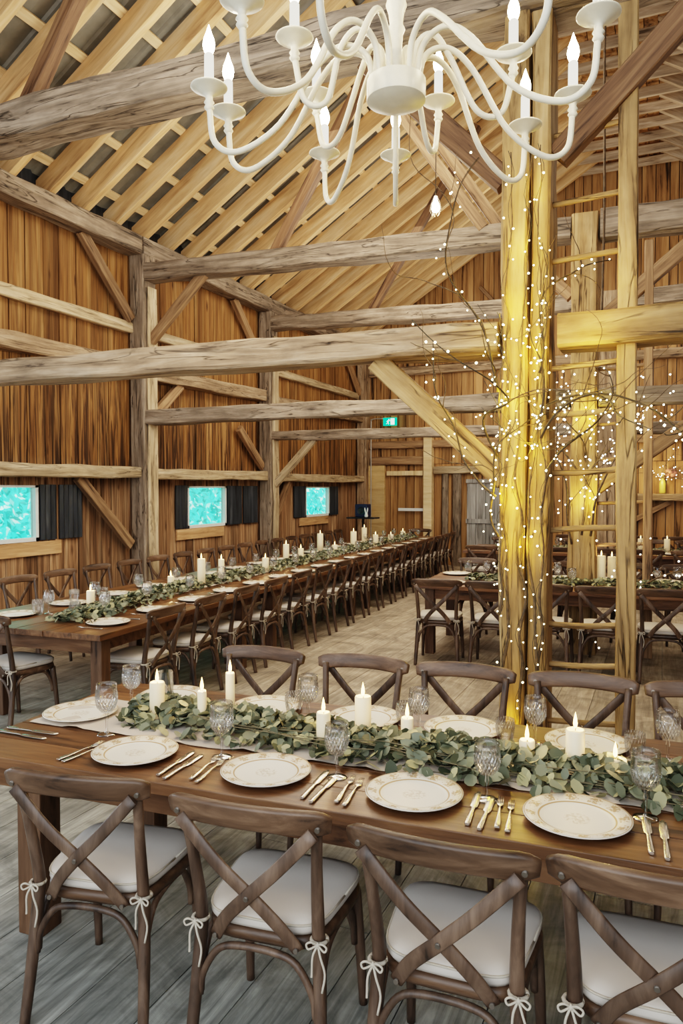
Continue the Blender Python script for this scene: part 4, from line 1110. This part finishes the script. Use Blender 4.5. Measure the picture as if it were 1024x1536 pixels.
# ------------------------------------------------------------------ chandelier
HORF = Vector((-math.sin(rad(YAW)), math.cos(rad(YAW)), 0)); HORR = Vector((math.cos(rad(YAW)), math.sin(rad(YAW)), 0))
def CP(lat, dep, z): return HORR * lat + HORF * dep + Vector((0, 0, z))
S = 1.15
hub = CP(.185, 2.55, 0)
ZD = 1.8 + 1.2 * S                                   # dish height of the lower tier
ch = thing('chandelier', 'large white candle chandelier with curling arms hanging over the front table', 'chandelier', (hub.x, hub.y, ZD))
base = Vector(ch.location)
def cpart(nm, mb, m, par=None): return obj(nm, mb.mesh(nm, M[m]), par or ch)
mb = MB(); mb.lathe([(.099, -.068), (.100, -.064), (.100, -.004), (.097, .0)], 40); mb.lathe([(0, -.088), (.05, -.084), (.085, -.075), (.099, -.068)], 40); mb.lathe([(.097, 0), (.03, .004), (0, .004)], 40); cpart('hub_pan', mb, 'white')
mb = MB(); mb.lathe([(.022, -.01), (.019, .10), (.022, .15), (.03, .17), (.022, .185), (.026, .22), (.036, .25), (.026, .28), (.02, .31), (.03, .33), (.018, .35), (.016, .60), (.026, .64), (.016, .70), (.016, .98), (0, .98)], 20); cpart('centre_column', mb, 'white')
mb = MB()
for k in range(28):
    z = .98 + k * .045; a = k % 2 * PI / 2
    mb.tube([Vector((math.cos(a) * .013 * math.cos(t), math.sin(a) * .013 * math.cos(t), z + .028 * math.sin(t))) for t in [2 * PI * i / 10 for i in range(11)]], .003, 5)
cpart('chain', mb, 'white')
CA = S * 1.0
lower = [(-.398, 2.265), (-.362, 2.409), (-.061, 2.702), (.196, 2.718), (.610, 2.499), (.708, 2.305), (.654, 1.922), (-.246, 1.868), (-.05, 1.66), (.46, 1.66)]
upper = [(-.126, 2.025), (.478, 2.098), (-.077, 2.315), (.303, 2.353)]
def dish_mesh():
    mb = MB()
    mb.lathe([(.008, -.075), (.012, -.07), (.0175, -.062), (.012, -.052), (.018, -.045), (.012, -.035), (.014, -.022), (.026, -.016), (.034, -.010), (.050, -.001), (.061, .004), (.064, .0065), (.063, .009), (.045, .004), (.020, -.002), (0, -.004)], 28)
    return mb.mesh('drip_dish', M['white'])
DISH = dish_mesh()
mb = MB(); mb.lathe([(0, -.005), (.017, -.005), (.0165, .115), (.012, .122), (0, .122)], 16); SLEEVE = mb.mesh('candle_sleeve', M['sleeve'])
mb = MB(); mb.lathe([(0, .118), (.012, .12), (.0195, .138), (.0215, .152), (.018, .172), (.010, .192), (.005, .208), (0, .222)], 14); CBULB = mb.mesh('flame_bulb', M['bulbglow'])
def arm(lat, dep, dz, upper_):
    p = CP(lat * S, dep * S, ZD + dz) - base
    r = Vector((p.x, p.y, 0)); L = r.length; e = r / L
    top = Vector((0, 0, .0)) + e * .075
    if not upper_:
        q = [top + Vector((0, 0, -.02)), e * .10 + Vector((0, 0, .09)), e * .18 + Vector((0, 0, .125)), e * .27 + Vector((0, 0, .06)), e * (L * .62) + Vector((0, 0, -.13)), e * (L * .84) + Vector((0, 0, -.215)), e * (L * .97) + Vector((0, 0, -.18)), e * L + Vector((0, 0, -.06))]
    else:
        q = [top + Vector((0, 0, -.02)), e * .07 + Vector((0, 0, .12)), e * .13 + Vector((0, 0, .17)), e * .19 + Vector((0, 0, .10)), e * (L * .68) + Vector((0, 0, dz - .20)), e * (L * .90) + Vector((0, 0, dz - .20)), e * L + Vector((0, 0, dz - .06))]
    m = MB(); m.tube(bez(q, 7), .0105, 10)
    a = obj('arm', m.mesh('chandelier_arm', M['white']), ch)
    obj('drip_dish', DISH, a, p); obj('candle_sleeve', SLEEVE, a, p); obj('flame_bulb', CBULB, a, p)
    ld = bpy.data.lights.new('bulb_light', 'POINT'); ld.energy = 5; ld.color = (1, .80, .50); ld.shadow_soft_size = .03
    lo = bpy.data.objects.new('bulb_light', ld); COL.objects.link(lo); lo.location = base + p + Vector((0, 0, .25))
for (a, b) in lower: arm(a, b, 0, False)
for (a, b) in upper: arm(a * 1.09, (b) * 1.09, .13, True)
# bare pendant bulb farther in
def pendant(x, y, z, label):
    o = thing('pendant_lamp', label, 'lamp', (x, y, z))
    m = MB(); m.tube([(0, 0, .10), (.004, 0, .8), (0, 0, 2.6)], .004, 5); obj('hanging_cord', m.mesh('hanging_cord', M['cable']), o)
    m = MB(); m.lathe([(0, -.05), (.03, -.04), (.042, -.01), (.036, .025), (.018, .06), (.014, .10), (0, .10)], 14); obj('glass_bulb', m.mesh('glass_bulb', M['bulbglow']), o)
    m = MB()
    for k in range(6):
        a = k * PI / 3; c, s_ = math.cos(a), math.sin(a)
        m.tube([(c * .016, s_ * .016, .10), (c * .045, s_ * .045, .03), (c * .055, s_ * .055, -.03), (c * .03, s_ * .03, -.075)], .003, 4)
    obj('wire_cage', m.mesh('wire_cage', M['brass']), o)
    ld = bpy.data.lights.new('pendant_light', 'POINT'); ld.energy = 25; ld.color = (1, .78, .45); ld.shadow_soft_size = .05
    lo = bpy.data.objects.new('pendant_light', ld); COL.objects.link(lo); lo.location = (x, y, z - .12)
pendant(-1.98, 6.75, 4.42, 'small caged pendant bulb hanging behind the chandelier')
pendant(-.28, 12.6, 2.92, 'warm pendant bulb hanging beyond the ladder under the beams')

# ------------------------------------------------------------------ exit sign, conduit, equipment stand
ex = thing('exit_sign', 'small green emergency exit sign with running figure by the far wall', 'sign', (-6.03, 16.78, 3.40))
mb = MB(); mb.box(-.17, .17, -.012, .03, -.09, .10, .006); obj('housing', mb.mesh('sign_housing', M['signgreen']), ex)
mb = MB(); mb.box(.02, .12, -.016, -.013, -.07, .08); obj('doorway', mb.mesh('sign_doorway', M['signwhite']), ex)
mb = MB()
mb.lathe([(0, 0), (.016, 0)], 12)
mb.v = [(x - .02, -.0185, y + .055) for x, y, z in mb.v]
def limb(pts, r): mb.sweep([(x, -.0185, z) for x, z in pts], [rrect(r, .002, .0005, 1)] * len(pts), [(0, 0, 1) if abs(pts[1][0] - pts[0][0]) > abs(pts[1][1] - pts[0][1]) else (1, 0, 0)] * len(pts), False)
limb([(-.03, .035), (-.05, -.015)], .026); limb([(-.03, .03), (.0, .02), (.018, .035)], .011); limb([(-.035, .03), (-.065, .025), (-.075, .0)], .011)
limb([(-.05, -.015), (-.022, -.03), (-.03, -.065)], .013); limb([(-.05, -.015), (-.07, -.045), (-.105, -.045)], .013)
obj('running_figure', mb.mesh('running_figure', M['signwhite']), ex)
mb = MB(); mb.tube(bez([(-6.5, 16.74, .0), (-6.5, 16.74, 1.5), (-6.5, 16.74, 3.3), (-6.49, 16.74, 3.44), (-6.42, 16.74, 3.48), (-6.2, 16.76, 3.48)], 5), .014, 8)
tag(obj('electrical_conduit', mb.mesh('electrical_conduit', M['conduit'])), 'thin steel conduit climbing the far corner to the exit sign', 'conduit')
st = thing('equipment_stand', 'black tripod stand with navy speaker box and flat tray near the far corner', 'stand', (-6.25, 15.6, 0))
mb = MB(); mb.tube([(0, 0, .25), (0, 0, 1.12)], .022, 8); obj('pole', mb.mesh('stand_pole', M['black']), st)
for k in range(3):
    a = k * 2 * PI / 3 + .4; m = MB(); m.tube([(0, 0, .62), (math.cos(a) * .38, math.sin(a) * .38, .01)], .014, 6); obj('leg', m.mesh('stand_leg', M['black']), st)
mb = MB(); mb.box(-.34, .34, -.17, .17, 1.12, 1.155, .006); obj('tray', mb.mesh('tray', M['black']), st)
mb = MB(); mb.box(-.15, .15, -.12, .12, 1.158, 1.45, .02); sp = obj('speaker_box', mb.mesh('speaker_box', M['navy']), st)
mb = MB(); mb.lathe([(0, .01), (.05, .0), (.085, .0), (.09, .012), (.085, .018)], 20); mb.v = [(x, -.122 - z * .3, 1.30 + y) for x, y, z in mb.v]; obj('speaker_cone', mb.mesh('speaker_cone', M['black']), sp)
mb = MB(); mb.lathe([(0, 0), (.03, 0), (.045, .03), (.028, .09), (.032, .11), (0, .11)], 12)
obj_v = tag(obj('white_bunny_figurine', mb.mesh('white_bunny_figurine', M['plaster']), None, (-6.10, 15.42, 1.156)), 'small white two-eared ornament on the tray before the navy box', 'ornament')
mb = MB()
for sx in (-1, 1): mb.tube(bez([(sx * .012, 0, .10), (sx * .03, 0, .16), (sx * .035, 0, .22)], 4), [.010, .013, .015, .016, .016, .015, .013, .009, .004], 8)
obj('ear', mb.mesh('ear', M['plaster']), obj_v)

# ------------------------------------------------------------------ light
def area(name, loc, target, sx, sy, power, col):
    ld = bpy.data.lights.new(name, 'AREA'); ld.shape = 'RECTANGLE'; ld.size = sx; ld.size_y = sy; ld.energy = power; ld.color = col
    o = bpy.data.objects.new(name, ld); COL.objects.link(o); o.location = loc
    o.rotation_euler = (Vector(target) - Vector(loc)).to_track_quat('-Z', 'Y').to_euler(); return o
def point(name, loc, power, col, r=.1):
    ld = bpy.data.lights.new(name, 'POINT'); ld.energy = power; ld.color = col; ld.shadow_soft_size = r
    o = bpy.data.objects.new(name, ld); COL.objects.link(o); o.location = loc; return o
area('barn_door_daylight', (-.5, -3.0, 2.6), (-1.5, 6, 1.2), 7, 4.5, 285, (.90, .95, 1.0))
for x, y, z, p in ((-3.1, 3.6, 3.6, 50), (-3.3, 6.7, 3.5, 95), (-3.3, 10.2, 3.5, 90), (-3.2, 14.2, 3.5, 80), (2.2, 7.0, 3.6, 45), (2.0, 13.5, 3.6, 45),
                   (-3.3, 3.4, 5.5, 60), (-3.3, 6.6, 5.5, 100), (-3.3, 10.3, 5.5, 95), (-3.2, 14.4, 5.6, 70), (-.75, 14.0, 6.6, 30)):
    point('added_fill', (x, y, z), p, (1, .90, .77), .55)  # unseen fill lamps added to brighten roof, beams and walls
area('hall_fill', (-2.7, 8.8, 6.2), (-2.7001, 8.8, 0), 3.2, 8, 210, (1, .89, .74))  # overhead fill added under the ridge, no visible fitting
area('hall_fill_far', (0, 12.5, 6.6), (0.0001, 12.5, 0), 4, 6, 110, (1, .89, .74))  # second added fill, over the far tables
for x, z, p in ((-.86, .30, 2.0), (-.80, 1.45, 2.6), (-.90, 1.75, 3.0), (-.76, 2.05, 3.4), (-.90, 2.35, 3.4), (-.78, 2.65, 3.4), (-.88, 2.95, 3.0), (-.80, 3.3, 2.2), (-.74, 3.65, 1.5)):
    point('fairy_glow', (x, 4.63, z), p * 1.35, (1, .66, .03), .03)
point('fairy_glow', (-.42, 4.66, 2.65), 3.5, (1, .68, .05), .03)
point('fairy_glow', (-.40, 4.66, 3.05), 2.5, (1, .68, .05), .03)
point('fairy_glow', (-1.15, 4.70, 2.3), 2.2, (1, .68, .05), .03)
point('fairy_glow_rear', (-.72, 8.2, 1.7), 8, (1, .74, .08), .05)
point('fairy_glow_rear', (-.72, 8.2, 2.6), 8, (1, .74, .08), .05)
point('vase_glow', (-.1, 16.5, 2.1), 12, (1, .75, .3), .08)
area('side_door_daylight', (-6.7, 2.9, 1.3), (-3.2, 4.2, .2), 1.2, 2.2, 75, (.78, .90, 1.0))
sun = bpy.data.lights.new('sun', 'SUN'); sun.energy = 9; sun.angle = .01; sun.color = (1, .98, .92)
so = bpy.data.objects.new('sun', sun); COL.objects.link(so); so.rotation_euler = Vector((-.5, -.3, -.8)).to_track_quat('-Z', 'Y').to_euler()
W = bpy.data.worlds.new('world'); SC.world = W; W.use_nodes = True
bg = W.node_tree.nodes['Background']; bg.inputs[0].default_value = (.75, .87, 1, 1); bg.inputs[1].default_value = 1.0

SC.view_settings.view_transform = 'Filmic'
SC.view_settings.look = 'High Contrast'
SC.view_settings.exposure = 0.02
SC.cycles.max_bounces = 8; SC.cycles.transparent_max_bounces = 16; SC.cycles.diffuse_bounces = 4
SC.cycles.sample_clamp_indirect = 6
SC.cycles.caustics_reflective = False; SC.cycles.caustics_refractive = False
